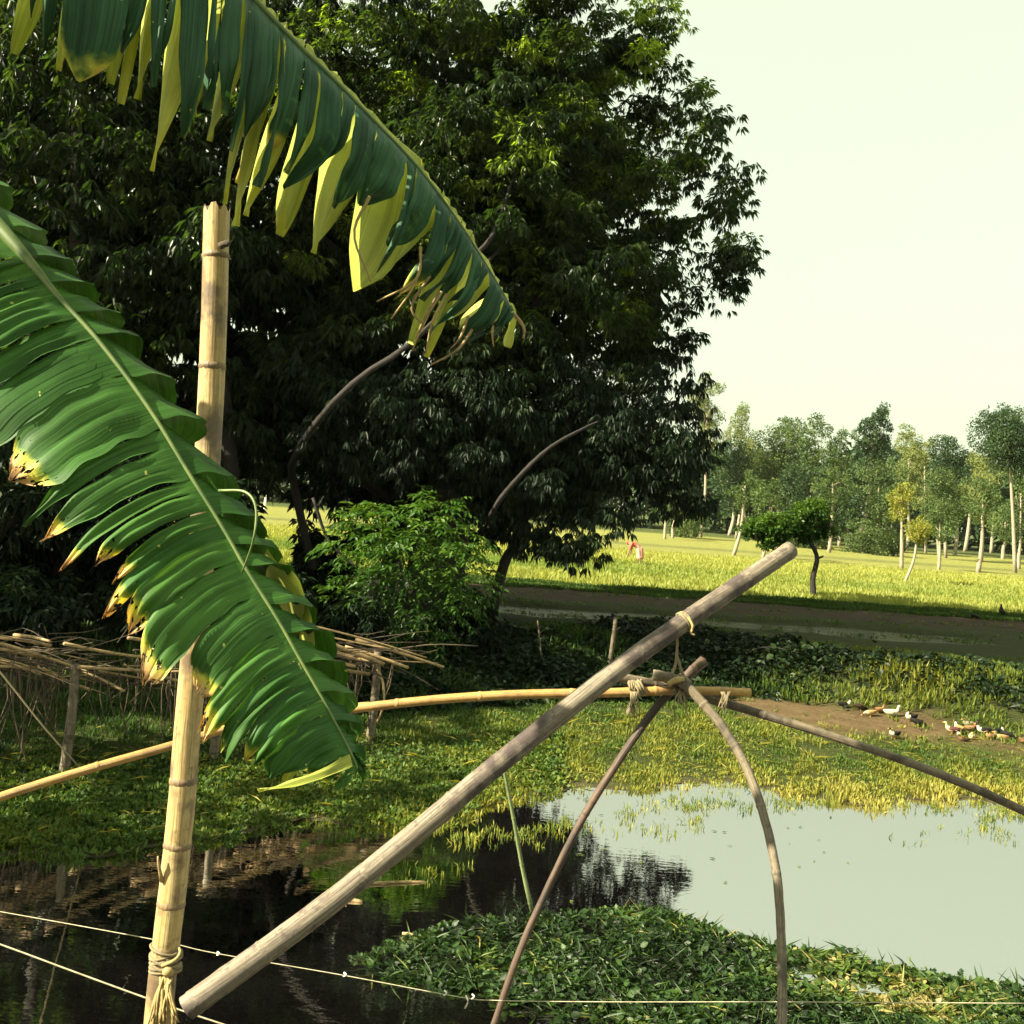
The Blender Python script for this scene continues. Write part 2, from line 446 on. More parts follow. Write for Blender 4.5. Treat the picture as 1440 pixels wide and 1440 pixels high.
t.links.new(c, p.inputs['Base Color']); p.inputs['Roughness'].default_value = 0.95; p.inputs['Specular IOR Level'].default_value = 0.08
bp = N(t, 'Bump'); bp.inputs['Strength'].default_value = 0.9; bp.inputs['Distance'].default_value = 0.16
t.links.new(n2.outputs['Fac'], bp.inputs['Height']); t.links.new(bp.outputs[0], p.inputs['Normal'])
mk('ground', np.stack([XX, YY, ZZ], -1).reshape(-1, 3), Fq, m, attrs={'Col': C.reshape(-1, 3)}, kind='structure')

# water
def water_mat(name, col, rough, ior, bump, scale, amount=1.0):
    m, t, p, out = new_mat(name)
    tc = N(t, 'TexCoord')
    n1 = noise(t, scale, 3, 0.5, tc.outputs['Object'], (1, 2.2, 1)); n2 = noise(t, 1.3, 4, 0.6, tc.outputs['Object'])
    r = ramp(t, [(0.4, col), (0.7, tuple(min(1, q * 1.9) for q in col))]); t.links.new(n2.outputs['Fac'], r.inputs[0])
    t.links.new(r.outputs[0], p.inputs['Base Color'])
    p.inputs['Roughness'].default_value = 0.6; p.inputs['Specular IOR Level'].default_value = 0
    gl = N(t, 'BsdfGlossy'); gl.inputs['Roughness'].default_value = rough; gl.inputs['Color'].default_value = (1, .99, .93, 1)
    fz = N(t, 'Fresnel'); fz.inputs['IOR'].default_value = ior
    fm = N(t, 'Math', operation='MULTIPLY'); t.links.new(fz.outputs[0], fm.inputs[0]); fm.inputs[1].default_value = amount
    mx = N(t, 'MixShader'); t.links.new(fm.outputs[0], mx.inputs[0]); t.links.new(p.outputs[0], mx.inputs[1]); t.links.new(gl.outputs[0], mx.inputs[2])
    t.links.new(mx.outputs[0], out.inputs[0])
    bp = N(t, 'Bump'); bp.inputs['Strength'].default_value = bump; bp.inputs['Distance'].default_value = 0.01
    t.links.new(n1.outputs['Fac'], bp.inputs['Height']); t.links.new(bp.outputs[0], gl.inputs['Normal'])
    return m
def sheet(name, x0, x1, y0, y1, z, m):
    return mk(name, [(x0, y0, z), (x1, y0, z), (x1, y1, z), (x0, y1, z)], [(0, 1, 2, 3)], m, kind='structure')
sheet('pond_water', -40, 40, 4.0, 18.5, 0.0, water_mat('pond_water', (0.0035, 0.003, 0.0032), 0.012, 14.0, 0.09, 5))
sheet('ditch_water', -30, 14, 28.0, 33.0, 0.90, water_mat('ditch_water', (0.035, 0.037, 0.022), 0.12, 1.6, 0.5, 5, 0.22))

# ------------------------------------------------------------------ ground cover
def scatter(n, x0, x1, y0, y1, keep):
    x = rng.uniform(x0, x1, n); y = rng.uniform(y0, y1, n)
    k = keep(x, y) > rng.random(n)
    return x[k], y[k]
def tufts(name, x, y, z, hgt, nb, spread, width, tint, lean, m, droop=0.2):
    n = len(x)
    base = np.repeat(np.stack([x, y, z], -1), nb, 0)
    hh = np.repeat(np.broadcast_to(hgt, n), nb) * rng.uniform(.55, 1.15, n * nb)
    az = rng.uniform(0, 6.283, n * nb)
    base = base + np.stack([np.cos(az), np.sin(az), 0 * az], -1) * (rng.random(n * nb) * spread)[:, None]
    ln = np.abs(rng.normal(0, lean, n * nb))
    D = np.stack([np.cos(az) * ln, np.sin(az) * ln, np.ones(n * nb)], -1)
    S = np.stack([-np.sin(az), np.cos(az), 0 * az], -1) + 0.4 * rng.normal(size=(n * nb, 3))
    tt = np.clip(np.repeat(tint, nb) + rng.normal(0, .1, n * nb), 0, 1)
    V, Fc, q = leaves(base, D, S, hh, np.broadcast_to(width, n * nb) * rng.uniform(.7, 1.3, n * nb), 0.2, droop, tt)
    return mk(name, V, Fc, m, smooth=False, attrs={'tint': q}, kind='stuff')

def keep_shore(x, y):
    d = y - shore(x); f = y - foot(x)
    k = sm(-0.5, 0.3, d) * (1 - sm(-.3, .6, f))
    k = k * (1 - 0.93 * mudmask(x, y))
    return k * np.where((x > 5) & (d > 2.5), 0.45, 1.0) * (0.25 + 0.75 * sm(-.75, -.1, noise2(x, y, 2.3, 51)))
x, y = scatter(42000, -9, 13, 9.5, 23, keep_shore)
nn = noise2(x, y, 1.4, 5)
d = y - shore(x)
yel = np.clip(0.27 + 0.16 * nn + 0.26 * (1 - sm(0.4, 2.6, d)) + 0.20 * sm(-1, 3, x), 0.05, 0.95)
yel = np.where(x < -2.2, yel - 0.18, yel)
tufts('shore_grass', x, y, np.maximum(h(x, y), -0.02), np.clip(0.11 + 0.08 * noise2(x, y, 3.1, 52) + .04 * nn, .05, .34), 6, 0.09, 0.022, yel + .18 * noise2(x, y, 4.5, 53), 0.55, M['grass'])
x, y = scatter(1500, -7, 10, 10.5, 20, lambda x, y: sm(0, .4, y - shore(x)) * (1 - sm(3.5, 5, y - shore(x))))
n = len(x); az = rng.uniform(0, 6.283, n); D = np.stack([np.cos(az), np.sin(az), rng.normal(.1, .2, n)], -1)
V, Fc, q = leaves(np.stack([x, y, np.maximum(h(x, y), 0) + rng.uniform(.03, .12, n)], -1), D, np.cross(D, [0, 0, 1.0]), rng.uniform(.1, .4, n), rng.uniform(.012, .025, n), .2, .1, rng.uniform(.85, 1, n))
mk('dry_litter', V, Fc, M['grass'], smooth=False, attrs={'tint': q}, kind='stuff')
# leafy creeping plants among the shore grass on the left
x, y = scatter(16000, -9, 1, 9.5, 18, lambda x, y: sm(-0.25, 0.3, y - shore(x)) * (1 - sm(2.2, 4.0, y - shore(x))))
tufts('shore_creeper', x, y, np.maximum(h(x, y), 0) + 0.05, 0.085, 5, 0.06, 0.05, np.clip(0.36 + 0.2 * noise2(x, y, 2, 6), 0, 1), 1.6, M['grass'])
# sparse emergent reeds in the shallows
def keep_reed(x, y):
    d = shore(x) - y
    return sm(-0.2, 0.1, d) * (1 - sm(0.4, 2.6, d + 0.9 * noise2(x, y, 1.6, 8))) * sm(-.05, .45, noise2(x, y, 2.6, 9)) * sm(-2, 0, x)
x, y = scatter(9000, -2, 13, 11, 18, keep_reed)
tufts('emergent_reed', x, y, np.full(len(x), -0.02), 0.12, 5, 0.09, 0.014, np.clip(rng.normal(.5, .14, len(x)), 0, 1), 0.5, M['grass'])
x, y = scatter(260, -2, 11, 10.5, 17, lambda x, y: (y < shore(x)) * sm(-.2, .6, noise2(x, y, 1.2, 61)))
n = len(x); az = rng.uniform(0, 6.283, n); D = np.stack([np.cos(az), np.sin(az), 0 * az + .03], -1)
V, Fc, q = leaves(np.stack([x, y, np.full(n, .006)], -1), D, np.cross(D, [0, 0, 1.0]), rng.uniform(.03, .10, n), rng.uniform(.02, .05, n), .1, 0, rng.uniform(.2, .9, n))
mk('pond_debris', V, Fc, M['weed'], smooth=False, attrs={'tint': q}, kind='stuff')
# bank grass, taller towards the right
def keep_bank(x, y):
    f = y - foot(x); return sm(-0.8, 0.3, f) * (1 - sm(5.2, 6.6, f)) * (1 - .97 * mudmask(x, y))
x, y = scatter(16000, -12, 16, 15, 30, keep_bank)
nn = noise2(x, y, 1.2, 11)
hg = np.clip(0.26 + 0.22 * nn, 0.1, 0.6) * np.where(x > 3, 0.8, 1.0) * (1 - 0.6 * sm(3.0, 5.0, y - foot(x)))
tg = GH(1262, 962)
glow = np.exp(-(((x - tg[0]) / 1.0) ** 2 + ((y - tg[1]) / 1.0) ** 2))  # clump of taller grass, its sunlight put into the tint
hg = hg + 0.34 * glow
tufts('bank_grass', x, y, h(x, y), hg, 7, 0.14, 0.03, np.clip(0.14 + 0.12 * nn + 0.30 * sm(4.5, 7, x) + .3 * glow, 0, 1), 0.45, M['grass'])  # darker tint on the left stands in for shade on the bank
# grass verge between mud strip and rice
x, y = scatter(9000, -26, 26, 37.2, 38.7, lambda x, y: 0 * x + 1)
tufts('field_verge', x, y, h(x, y), 0.16, 5, 0.15, 0.05, np.full(len(x), 0.2), 0.5, M['grass'])
x, y = scatter(60000, -32, 46, 38.8, 74, lambda x, y: (38.8 / y) ** 2 * (np.abs(x) < 0.52 * y))
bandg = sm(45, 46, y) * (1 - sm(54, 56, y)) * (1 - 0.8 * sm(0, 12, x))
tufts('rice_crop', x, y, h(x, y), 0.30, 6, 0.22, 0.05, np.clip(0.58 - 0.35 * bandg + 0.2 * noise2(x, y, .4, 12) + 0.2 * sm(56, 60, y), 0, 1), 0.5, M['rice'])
x, y = scatter(9000, -8, 20, 28.6, 37.6, lambda x, y: sm(.0, .5, noise2(x, y * 2.2, 1.1, 13)) * np.where(y < 32.5, .9, .45))
tufts('mud_strip_weeds', x, y, np.maximum(h(x, y), .9), 0.09, 4, 0.12, 0.04, rng.uniform(.1, .5, len(x)), 0.8, M['grass'])

# floating weed mat in the foreground
MAT = [G(*q)[:2] for q in ((512, 1352), (560, 1326), (650, 1300), (760, 1290), (830, 1288), (905, 1280), (965, 1294), (1030, 1318), (1100, 1334), (1190, 1350), (1300, 1372), (1470, 1398), (1600, 1420), (1600, 1480), (1200, 1500), (940, 1470), (820, 1425), (700, 1408), (590, 1392))]
MAT = np.array(MAT)
def inpoly(x, y, poly):
    r = np.zeros(len(x), bool); j = len(poly) - 1
    for i in range(len(poly)):
        c = ((poly[i, 1] > y) != (poly[j, 1] > y)) & (x < (poly[j, 0] - poly[i, 0]) * (y - poly[i, 1]) / (poly[j, 1] - poly[i, 1] + 1e-12) + poly[i, 0])
        r ^= c; j = i
    return r
n = 52000
x = rng.uniform(MAT[:, 0].min() - .2, MAT[:, 0].max(), n); y = rng.uniform(MAT[:, 1].min(), MAT[:, 1].max() + .2, n)
jx, jy = 0.16 * noise2(x, y, 5, 21) + .10 * noise2(x, y, 15, 28), 0.16 * noise2(x, y, 5, 22) + .10 * noise2(x, y, 15, 29)
k = inpoly(x + jx, y + jy, MAT) & (noise2(x, y, 3.2, 23) + .6 * noise2(x, y, 11, 30) > -0.55)
x, y = x[k], y[k]; n = len(x)
hump = 0.015 + 0.04 * np.clip(noise2(x, y, 2.5, 24) + .5, 0, 1.5)
z = rng.random(n) * hump
az = rng.uniform(0, 6.283, n); el = rng.normal(0.15, 0.45, n)
D = np.stack([np.cos(az), np.sin(az), el], -1)
S = np.cross(D, np.array([0, 0, 1.0]) + 0.6 * rng.normal(size=(n, 3)))
kind = rng.random(n)
L = np.where(kind < .74, rng.uniform(.03, .085, n), rng.uniform(.08, .28, n))
W = np.where(kind < .74, L * .75, rng.uniform(.008, .02, n))
patch = np.exp(-(((x - G(1240, 1400)[0]) / 0.75) ** 2 + ((y - G(1240, 1400)[1]) / 0.5) ** 2))
tint = np.clip(0.36 + 0.30 * noise2(x, y, 4, 25) + rng.normal(0, .16, n) + 0.75 * patch - .06 + .2 * noise2(x, y, 9, 27) + np.where(kind > .972, .5, 0) - 0.3 * (rng.random(n) < .15), 0, 1)
def oval_leaves(Pb, D, S, L, W, tint):
    D = nrm(D); S = nrm(S - (S * D).sum(1, keepdims=True) * D); Nn = np.cross(S, D); L = L[:, None]; W = W[:, None]
    pts = [Pb + D * L * a_ + S * W * b_ + Nn * W * c_ for a_, b_, c_ in ((0, 0, 0), (.22, .40, .06), (.6, .48, .1), (.9, .22, .02), (1, 0, -.06), (.9, -.22, .02), (.6, -.48, .1), (.22, -.40, .06), (.5, 0, -.03))]
    n_ = len(Pb); i_ = np.arange(n_)[:, None] * 9
    return np.stack(pts, 1).reshape(-1, 3), np.concatenate([i_ + [a_, (a_ + 1) % 8, 8] for a_ in range(8)], 0), np.repeat(tint, 9)
rd = kind < .74
V, Fc, q = cat_leaves([leaves(np.stack([x, y, z], -1)[~rd], D[~rd], S[~rd], L[~rd], W[~rd], 0.2, 0.1, tint[~rd]), oval_leaves(np.stack([x, y, z], -1)[rd], D[rd], S[rd], L[rd], W[rd], tint[rd])])
mk('floating_weed', V, Fc, M['weed'], smooth=False, attrs={'tint': q}, kind='stuff')
# upright weed leaves along the edge of the mat
e = []
for i in range(0, 11):
    a, b = MAT[i], MAT[i + 1]
    m_ = 40; tq = rng.random(m_)[:, None]
    e.append(a * (1 - tq) + b * tq + rng.normal(0, .05, (m_, 2)))
e = np.vstack(e); n = len(e)
tufts('floating_weed_fringe', e[:, 0], e[:, 1], np.full(n, 0.0), 0.055, 4, 0.05, 0.045, rng.uniform(.2, .6, n), 0.7, M['weed'])

# ------------------------------------------------------------------ trees
def crown_leaves(lobes, clumps, per, nl, L, Wd, clump_r, droop, inner=0.35, tint_hi=0.0, gap=None, flush=0.0, tbase=0.45):
    """lobes: (centre, radius[, density]); leaf rosettes grouped into clumps on and inside each lobe"""
    out = []
    for lb in lobes:
        c, r = np.asarray(lb[0], float), lb[1]; den = lb[2] if len(lb) > 2 else 1.0
        k = max(3, int(clumps * den * (r / 3.0) ** 2))
        dirs = sph(k); rr = r * np.where(rng.random(k) < inner, rng.uniform(.2, .8, k), rng.uniform(.82, 1.03, k))
        cc = c + dirs * rr[:, None] * np.array([1, 1, 0.92])
        cr = clump_r * rng.uniform(.6, 1.35, k)
        ct = np.clip(tbase + rng.normal(0, .16, k) + tint_hi * dirs[:, 2], 0, 0.86)  # lobe tops get a lighter tint, sunlight put into the leaf colour
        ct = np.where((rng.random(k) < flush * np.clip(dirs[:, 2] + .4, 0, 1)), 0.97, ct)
        q = sph(k * per) * (rng.random(k * per) ** 0.45 * np.repeat(cr, per))[:, None] * np.array([1, 1, 0.6])
        pc = np.repeat(cc, per, 0) + q
        od = nrm(np.repeat(dirs, per, 0) * 0.7 + nrm(q) * 0.8)
        if gap is not None:
            kp = gap(pc); pc, od = pc[kp], od[kp]; tt = np.repeat(ct, per)[kp]
        else:
            tt = np.repeat(ct, per)
        n = len(pc)
        pb = np.repeat(pc, nl, 0); ob = np.repeat(od, nl, 0)
        rd = sph(n * nl); rd[:, 2] *= 0.5
        D = nrm(rd * 0.75 + ob * 0.45 + np.array([0, 0, -droop]))
        S = np.cross(D, np.array([0, 0, 1.0]) + 0.45 * rng.normal(size=D.shape))
        l = L * rng.uniform(.65, 1.25, n * nl)
        out.append(leaves(pb + rd * 0.04, D, S, l, l * Wd * rng.uniform(.8, 1.2, n * nl), 0.22, 0.18, np.clip(np.repeat(tt, nl) + rng.normal(0, .07, n * nl), 0, 1)))
    return cat_leaves(out)

def limb(name, pts, r0, r1, parent, m, seg=16, n=9):
    V, f, uv = tube(pts, [r0, r1], n, seg, True, 0.06)
    return mk(name, V, f, m, parent, uv=uv)

def lob(px, py, d, rpx, den=1.0):
    return (P(px, py, d), rpx * d / FPX, den)

def px_of(p):
    v = p - EYE; dd = v @ F                    # where a point shows in the photograph
    return 720 + FPX * (v @ R) / dd, 720 - FPX * (v @ U) / dd

# the great mango tree
base = np.array([-1.5, 25.0, float(h(-1.5, 25.0))])
t1 = thing('mango_tree', 'huge dark mango tree with glossy drooping leaves filling the top of the picture', 'tree', base)
d1 = 25.0
L1 = [lob(560, 250, d1, 250), lob(700, 130, d1, 230), lob(760, 330, d1 - 1, 200), lob(850, 190, d1, 150), lob(905, 300, d1, 120), lob(600, -80, d1, 240),
      lob(790, -20, d1, 150), lob(880, 60, d1, 70, .8), lob(925, 40, d1 + 1, 45, .45), lob(960, 150, d1 + 1, 62, .7), lob(985, 225, d1 + 1, 72, .6), lob(1035, 285, d1 + 1, 45, .4), lob(1000, 365, d1, 52, .5), lob(1045, 365, d1, 26, .35),
      lob(925, 410, d1, 85, .85), lob(850, 470, d1, 105), lob(700, 480, d1, 150), lob(520, 450, d1, 170), lob(950, 470, d1, 50, .45), lob(400, 230, d1, 190), lob(380, 20, d1, 200)]
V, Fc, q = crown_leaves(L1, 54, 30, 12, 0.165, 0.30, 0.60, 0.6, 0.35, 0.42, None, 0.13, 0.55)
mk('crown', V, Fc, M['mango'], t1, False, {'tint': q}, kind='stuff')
limb('trunk', [base - [0, 0, .3], base + [0.1, 0, 2.5], P(640, 600, 26.5), P(640, 300, 26.5)], .55, .25, t1, M['bark'])
limb('limb', [P(440, 800, 24.5), P(415, 690, 24.3), P(412, 648, 23.2), P(455, 582, 21.2), P(510, 528, 20.9), P(572, 488, 20.9), P(640, 420, 22), P(720, 330, 24.5)], .095, .035, t1, M['bark'])
limb('limb', [P(640, 392, 22.0), P(668, 360, 21.4), P(690, 335, 21.4), P(705, 300, 22), P(725, 240, 24)], .06, .03, t1, M['bark'])
for a_ in ([(640, 560, 26.5), (760, 420, 26), (900, 330, 26.5)], [(640, 520, 26.5), (520, 400, 26), (380, 260, 26.5)], [(640, 450, 26.5), (740, 250, 26.5), (820, 120, 26.5)], [(800, 390, 26.2), (910, 330, 26.5), (1010, 300, 27)]):
    limb('limb', [P(*q_) for q_ in a_], .2, .05, t1, M['bark'])

# the darker tree with hanging foliage on its right
base = P(690, 830, 25.4); base[2] = h(base[0], base[1])
t2 = thing('weeping_tree', 'dark tree with hanging lower boughs in front of the yellow rice field', 'tree', base)
L2 = [lob(640, 560, 22.8, 85), lob(600, 640, 22.8, 66), lob(690, 600, 22.8, 80), lob(550, 570, 22.8, 80), lob(490, 620, 22.8, 55), lob(450, 560, 22.8, 70), lob(660, 680, 22.8, 40), lob(850, 640, 23.8, 105), lob(760, 610, 24.3, 120), lob(905, 600, 23.8, 75, .9), lob(955, 595, 23.8, 48, .8), lob(925, 675, 23.8, 70), lob(800, 705, 23.3, 80), lob(720, 660, 24.8, 90),
      lob(862, 735, 23.3, 40, .9), lob(760, 752, 23.3, 34, .8), lob(832, 775, 22.8, 24, .9), lob(800, 775, 22.8, 20, .8), lob(968, 520, 24.3, 40, .45), lob(975, 650, 23.8, 26, .7), lob(850, 545, 24.3, 60, .6), lob(905, 545, 24.3, 45, .45)]
def boughgap(p):
    a, b = px_of(p)
    return ~((a > 872) & (a < 930) & (b > 752))
V, Fc, q = crown_leaves(L2, 110, 20, 10, 0.19, 0.22, 0.55, 1.0, 0.4, 0.1, boughgap, 0.0, 0.4)
mk('crown', V, Fc, M['dark_tree'], t2, False, {'tint': q}, kind='stuff')
limb('trunk', [base - [0, 0, .3], P(708, 795, 25.2), P(728, 762, 25), P(748, 700, 24.6), P(790, 640, 24.2)], .13, .09, t2, M['bark'])
limb('limb', [P(722, 775, 25), P(742, 757, 24.6), P(775, 742, 24.2)], .12, .06, t2, M['bark'])
limb('limb', [P(690, 725, 22.4), P(705, 700, 21.5), P(735, 665, 21.2), P(775, 628, 21.3), P(822, 602, 22.2), P(850, 590, 23.5)], .055, .025, t2, M['bark'])
limb('limb', [P(800, 600, 24), P(815, 550, 24), P(838, 505, 24.2)], .08, .03, t2, M['bark'])
limb('limb', [P(856, 572, 24), P(870, 553, 24), P(910, 552, 24.2)], .05, .02, t2, M['bark'])

# trees behind them on the left, closing the grove
def gapfn(p):
    v = p - EYE; dd = v @ F
    a = 720 + FPX * (v @ R) / dd; b = 720 - FPX * (v @ U) / dd
    return ~((a > 362) & (a < 418) & (b > 712))
def grove(label, base, lobes, tr, m='dark_tree', L=0.3, clumps=42, droop=.6, tb=.45):
    base = np.array([base[0], base[1], float(h(base[0], base[1]))])
    o = thing('grove_tree', label, 'tree', base, 'trees of the dark grove')
    V, Fc, q = crown_leaves(lobes, clumps * 1.9, 11, 8, L, 0.3, 0.6, droop, 0.35, 0.1, gapfn, 0.01, tb)
    mk('crown', V, Fc, M[m], o, False, {'tint': q}, kind='stuff')
    limb('trunk', [base - [0, 0, .3], base + [0.2, 0, tr * .5], lobes[0][0]], .3, .12, o, M['bark'])
    return o
grove('dark leafy tree reaching the upper left corner behind the hanging banana leaf', (-9.2, 22.5), [lob(110, 120, 22.5, 200), lob(60, 330, 22, 190), lob(260, 300, 22.5, 150), lob(240, 100, 23, 170), lob(-60, 60, 22, 190)], 6, 'mango', .25, 40, .7, .46)
grove('dark tree behind the top of the upright bamboo post', (-6.2, 23.5), [lob(300, 430, 23.5, 150), lob(170, 520, 23, 150), lob(400, 520, 24, 130), lob(330, 620, 24, 90), lob(60, 560, 23, 150)], 5, 'mango', .25, 40, .7, .4)
grove('dark tree low at the left edge above the stick rack', (-9.6, 19.5), [lob(60, 700, 19.5, 110), lob(200, 690, 20, 100), lob(-30, 640, 19.5, 130), lob(280, 690, 21, 70)], 3, 'dark_tree', .24, 44, .6, .4)
grove('shadowed tree between the left bush and the weeping tree', (-3.5, 31), [lob(520, 600, 31, 130), lob(640, 620, 31, 120), lob(450, 560, 31, 110), lob(560, 700, 30, 70), lob(640, 720, 30, 55), lob(460, 690, 30, 42), lob(700, 560, 31, 100), lob(760, 640, 31, 80), lob(600, 740, 29.5, 45), lob(500, 760, 29.5, 40)], 5, 'dark_tree', .34, 44)
grove('far dark tree seen only as gloom behind the mango trunk', (-1.6, 30), [lob(600, 380, 30.5, 220), lob(760, 430, 30.5, 160), lob(440, 380, 30.5, 200), lob(680, 230, 30.5, 200)], 7, 'dark_tree', .5, 30)
grove('far dark tree seen only as gloom behind the bamboo post', (-11, 28.5), [lob(200, 420, 28.5, 240), lob(60, 560, 28.5, 200), lob(220, 180, 28.5, 240), lob(250, 600, 28.5, 110), lob(40, 300, 28.5, 240)], 7, 'dark_tree', .5, 30)

grove('dark tree filling the gloom above the bright bush', (-2.6, 28), [lob(480, 650, 27.5, 70), lob(560, 660, 28, 80), lob(640, 660, 28, 80), lob(700, 700, 28, 55), lob(450, 600, 28, 80), lob(690, 620, 28, 80)], 4, 'dark_tree', .26, 50)
# leafy bush with bright compound leaves
def pinnate(pc, od, L, npair, tints):
    """compound leaves: a drooping rachis with pairs of leaflets"""
    n = len(pc); out = []
    side = nrm(np.cross(od, [0, 0, 1.0]) + 1e-6)
    for i in range(npair):
        f = (i + 1) / npair
        pos = pc + od * (L * f)[:, None] + np.array([0, 0, -1.0]) * (0.45 * L * f * f)[:, None]
        for s in (-1, 1):
            D = nrm(side * s * 0.9 + od * 0.6 + np.array([0, 0, -0.55]) + 0.2 * rng.normal(size=(n, 3)))
            S = np.cross(D, np.array([0, 0, 1.0]) + 0.4 * rng.normal(size=(n, 3)))
            l = L * 0.42 * rng.uniform(.8, 1.2, n)
            out.append(leaves(pos, D, S, l, l * 0.36, .2, .12, np.clip(tints + rng.normal(0, .08, n), 0, 1)))
    return cat_leaves(out)
def pin_bush(o, lobes, k, L, m, name='foliage', tb=.55):
    out = []
    for c, r, den in lobes:
        n = int(k * den * r * r)
        dirs = sph(n); dirs[:, 2] = np.abs(dirs[:, 2]) * np.where(rng.random(n) < .7, 1, -1)
        pc = c + dirs * (r * np.where(rng.random(n) < .3, rng.uniform(.3, .8, n), rng.uniform(.8, 1.02, n)))[:, None]
        od = nrm(dirs + 0.5 * sph(n)); od[:, 2] *= .5
        out.append(pinnate(pc, nrm(od), L * rng.uniform(.7, 1.25, n), 4, np.clip(rng.normal(tb, .18, n) + .15 * dirs[:, 2], 0, 1)))
    V, Fc, q = cat_leaves(out)
    return mk(name, V, Fc, M[m], o, False, {'tint': q}, kind='stuff')
bb = GH(600, 920)
t3 = thing('leafy_bush', 'bright green bush of feathery compound leaves beside the dark grove', 'bush', bb)
db = float((bb - EYE) @ F) - 0.4
pin_bush(t3, [lob(525, 775, db, 60), lob(588, 765, db, 68), lob(632, 800, db, 54), lob(560, 820, db, 68), lob(505, 745, db + .5, 38), lob(662, 815, db, 32, .8), lob(620, 850, db, 45, .7), lob(480, 850, db, 34, .5), lob(595, 890, db, 26, .5), lob(610, 720, db + .8, 40, .7)], 185, 0.34, 'bush')
limb('stem', [bb - [0, 0, .2], P(570, 840, db), P(560, 770, db)], .06, .03, t3, M['bark'])
limb('stem', [P(566, 835, db), P(610, 800, db), P(660, 800, db)], .04, .02, t3, M['bark'])
limb('stem', [P(440, 700, db), P(470, 770, db + .1), P(560, 840, db)], .03, .03, t3, M['bark'])
# shrubs in the shade along the bank
def shrub(label, px, py, rpx, m='dark_tree', L=.2, k=80, group='shrubs on the shaded bank', tb=.45, nlob=5):
    b = GH(px, py); dd = float((b - EYE) @ F)
    o = thing('bank_shrub', label, 'shrub', b, group)
    r = rpx * dd / FPX
    lobs = [(b + np.array([rng.uniform(-.9, .9) * r, rng.uniform(-.4, .4) * r, rng.uniform(.3, 1.0) * r]), r * rng.uniform(.45, .75), 1) for _ in range(nlob)]
    V, Fc, q = crown_leaves(lobs, k * 6 / max(r, .6), 9, 7, L, .34, .22, .5, .35, .15, gapfn, 0, tb)
    mk('foliage', V, Fc, M[m], o, False, {'tint': q}, kind='stuff')
    limb('stem', [b - [0, 0, .1], b + [0.05, 0, r * .9]], .04, .015, o, M['bark'], 6, 7)
    return o
shrub('tall dark shrub at the left edge on the bank top', 30, 860, 150, k=70, L=.26)
shrub('tall dark shrub on the bank top behind the left banana leaf', 190, 850, 130, k=70, L=.26)
shrub('dark shrub on the bank top left of the gap onto the field', 310, 850, 100, k=80, L=.24)
shrub('dark shrub below the gap onto the field', 425, 855, 55, k=110, L=.2)
shrub('low dark shrub at the left edge above the stick rack', 40, 905, 90)
shrub('low dark shrub behind the middle of the stick rack', 190, 900, 80)
shrub('low dark shrub behind the banana leaf and the stick rack', 330, 900, 90)
shrub('shaded shrub below the bright leafy bush', 470, 920, 60)
shrub('shaded shrub just right of the stick rack end', 660, 905, 48, tb=.35)
# low leafy tangle; its upper band stands in for shade from the crowns
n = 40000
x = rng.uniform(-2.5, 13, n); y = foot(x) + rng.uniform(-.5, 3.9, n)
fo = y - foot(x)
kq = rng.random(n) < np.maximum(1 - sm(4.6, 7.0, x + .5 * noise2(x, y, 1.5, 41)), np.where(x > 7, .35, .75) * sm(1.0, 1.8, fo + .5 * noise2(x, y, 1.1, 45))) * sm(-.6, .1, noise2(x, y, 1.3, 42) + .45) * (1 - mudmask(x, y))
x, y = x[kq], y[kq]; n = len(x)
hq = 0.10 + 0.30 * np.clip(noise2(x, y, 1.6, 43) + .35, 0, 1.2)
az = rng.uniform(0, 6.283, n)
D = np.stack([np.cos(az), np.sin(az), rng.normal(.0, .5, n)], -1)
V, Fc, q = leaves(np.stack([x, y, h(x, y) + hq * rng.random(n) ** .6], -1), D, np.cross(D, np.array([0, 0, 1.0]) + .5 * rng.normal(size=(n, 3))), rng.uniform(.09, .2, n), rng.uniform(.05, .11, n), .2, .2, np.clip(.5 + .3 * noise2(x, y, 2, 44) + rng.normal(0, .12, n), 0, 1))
mk('bank_undergrowth_shade', V, Fc, M['dark_tree'], smooth=False, attrs={'tint': q}, kind='stuff')

# broad leaved creeper on the bank, each leaf a part
b = GH(1095, 935)
o = thing('broad_leaf_creeper', 'dark creeper with broad pointed leaves on the bank under the boom tip', 'plant', b)
me0 = None
for i in range(80):
    pos = b + np.array([rng.normal(0, .75), rng.normal(0, .35), 0]); pos[2] = h(pos[0], pos[1]) + rng.uniform(.12, .5)
    if me0 is None:
        Lq = 0.11
        Vq = np.array([(0, 0, 0), (-.45, .25, .1), (-.4, .6, .06), (0, 1, -.12), (.4, .6, .06), (.45, .25, .1), (0, .5, 0)]) * Lq * 1.7
        ob = mk('leaf', Vq + b, [(0, 6, 1), (1, 6, 2), (2, 6, 3), (3, 6, 4), (4, 6, 5), (5, 6, 0)], M['dark_tree'], o, True, {'tint': np.full(7, 1.0)})
        me0 = ob
    else:
        ob = me0.copy(); COL.objects.link(ob); ob.parent = o
    ob.location = [float(q_) for q_ in pos - b]
    ob.rotation_euler = (rng.uniform(-1.1, -.2), rng.uniform(-.4, .4), rng.uniform(0, 6.28)); s_ = rng.uniform(.45, .95); ob.scale = (s_, s_, s_)
mk('vine', *tube([b + [-1, 0, .1], b + [-.3, .1, .35], b + [.4, -.1, .3], b + [1.1, 0, .12]], [.015, .01], 6, 14)[:2], M['bark'], o)

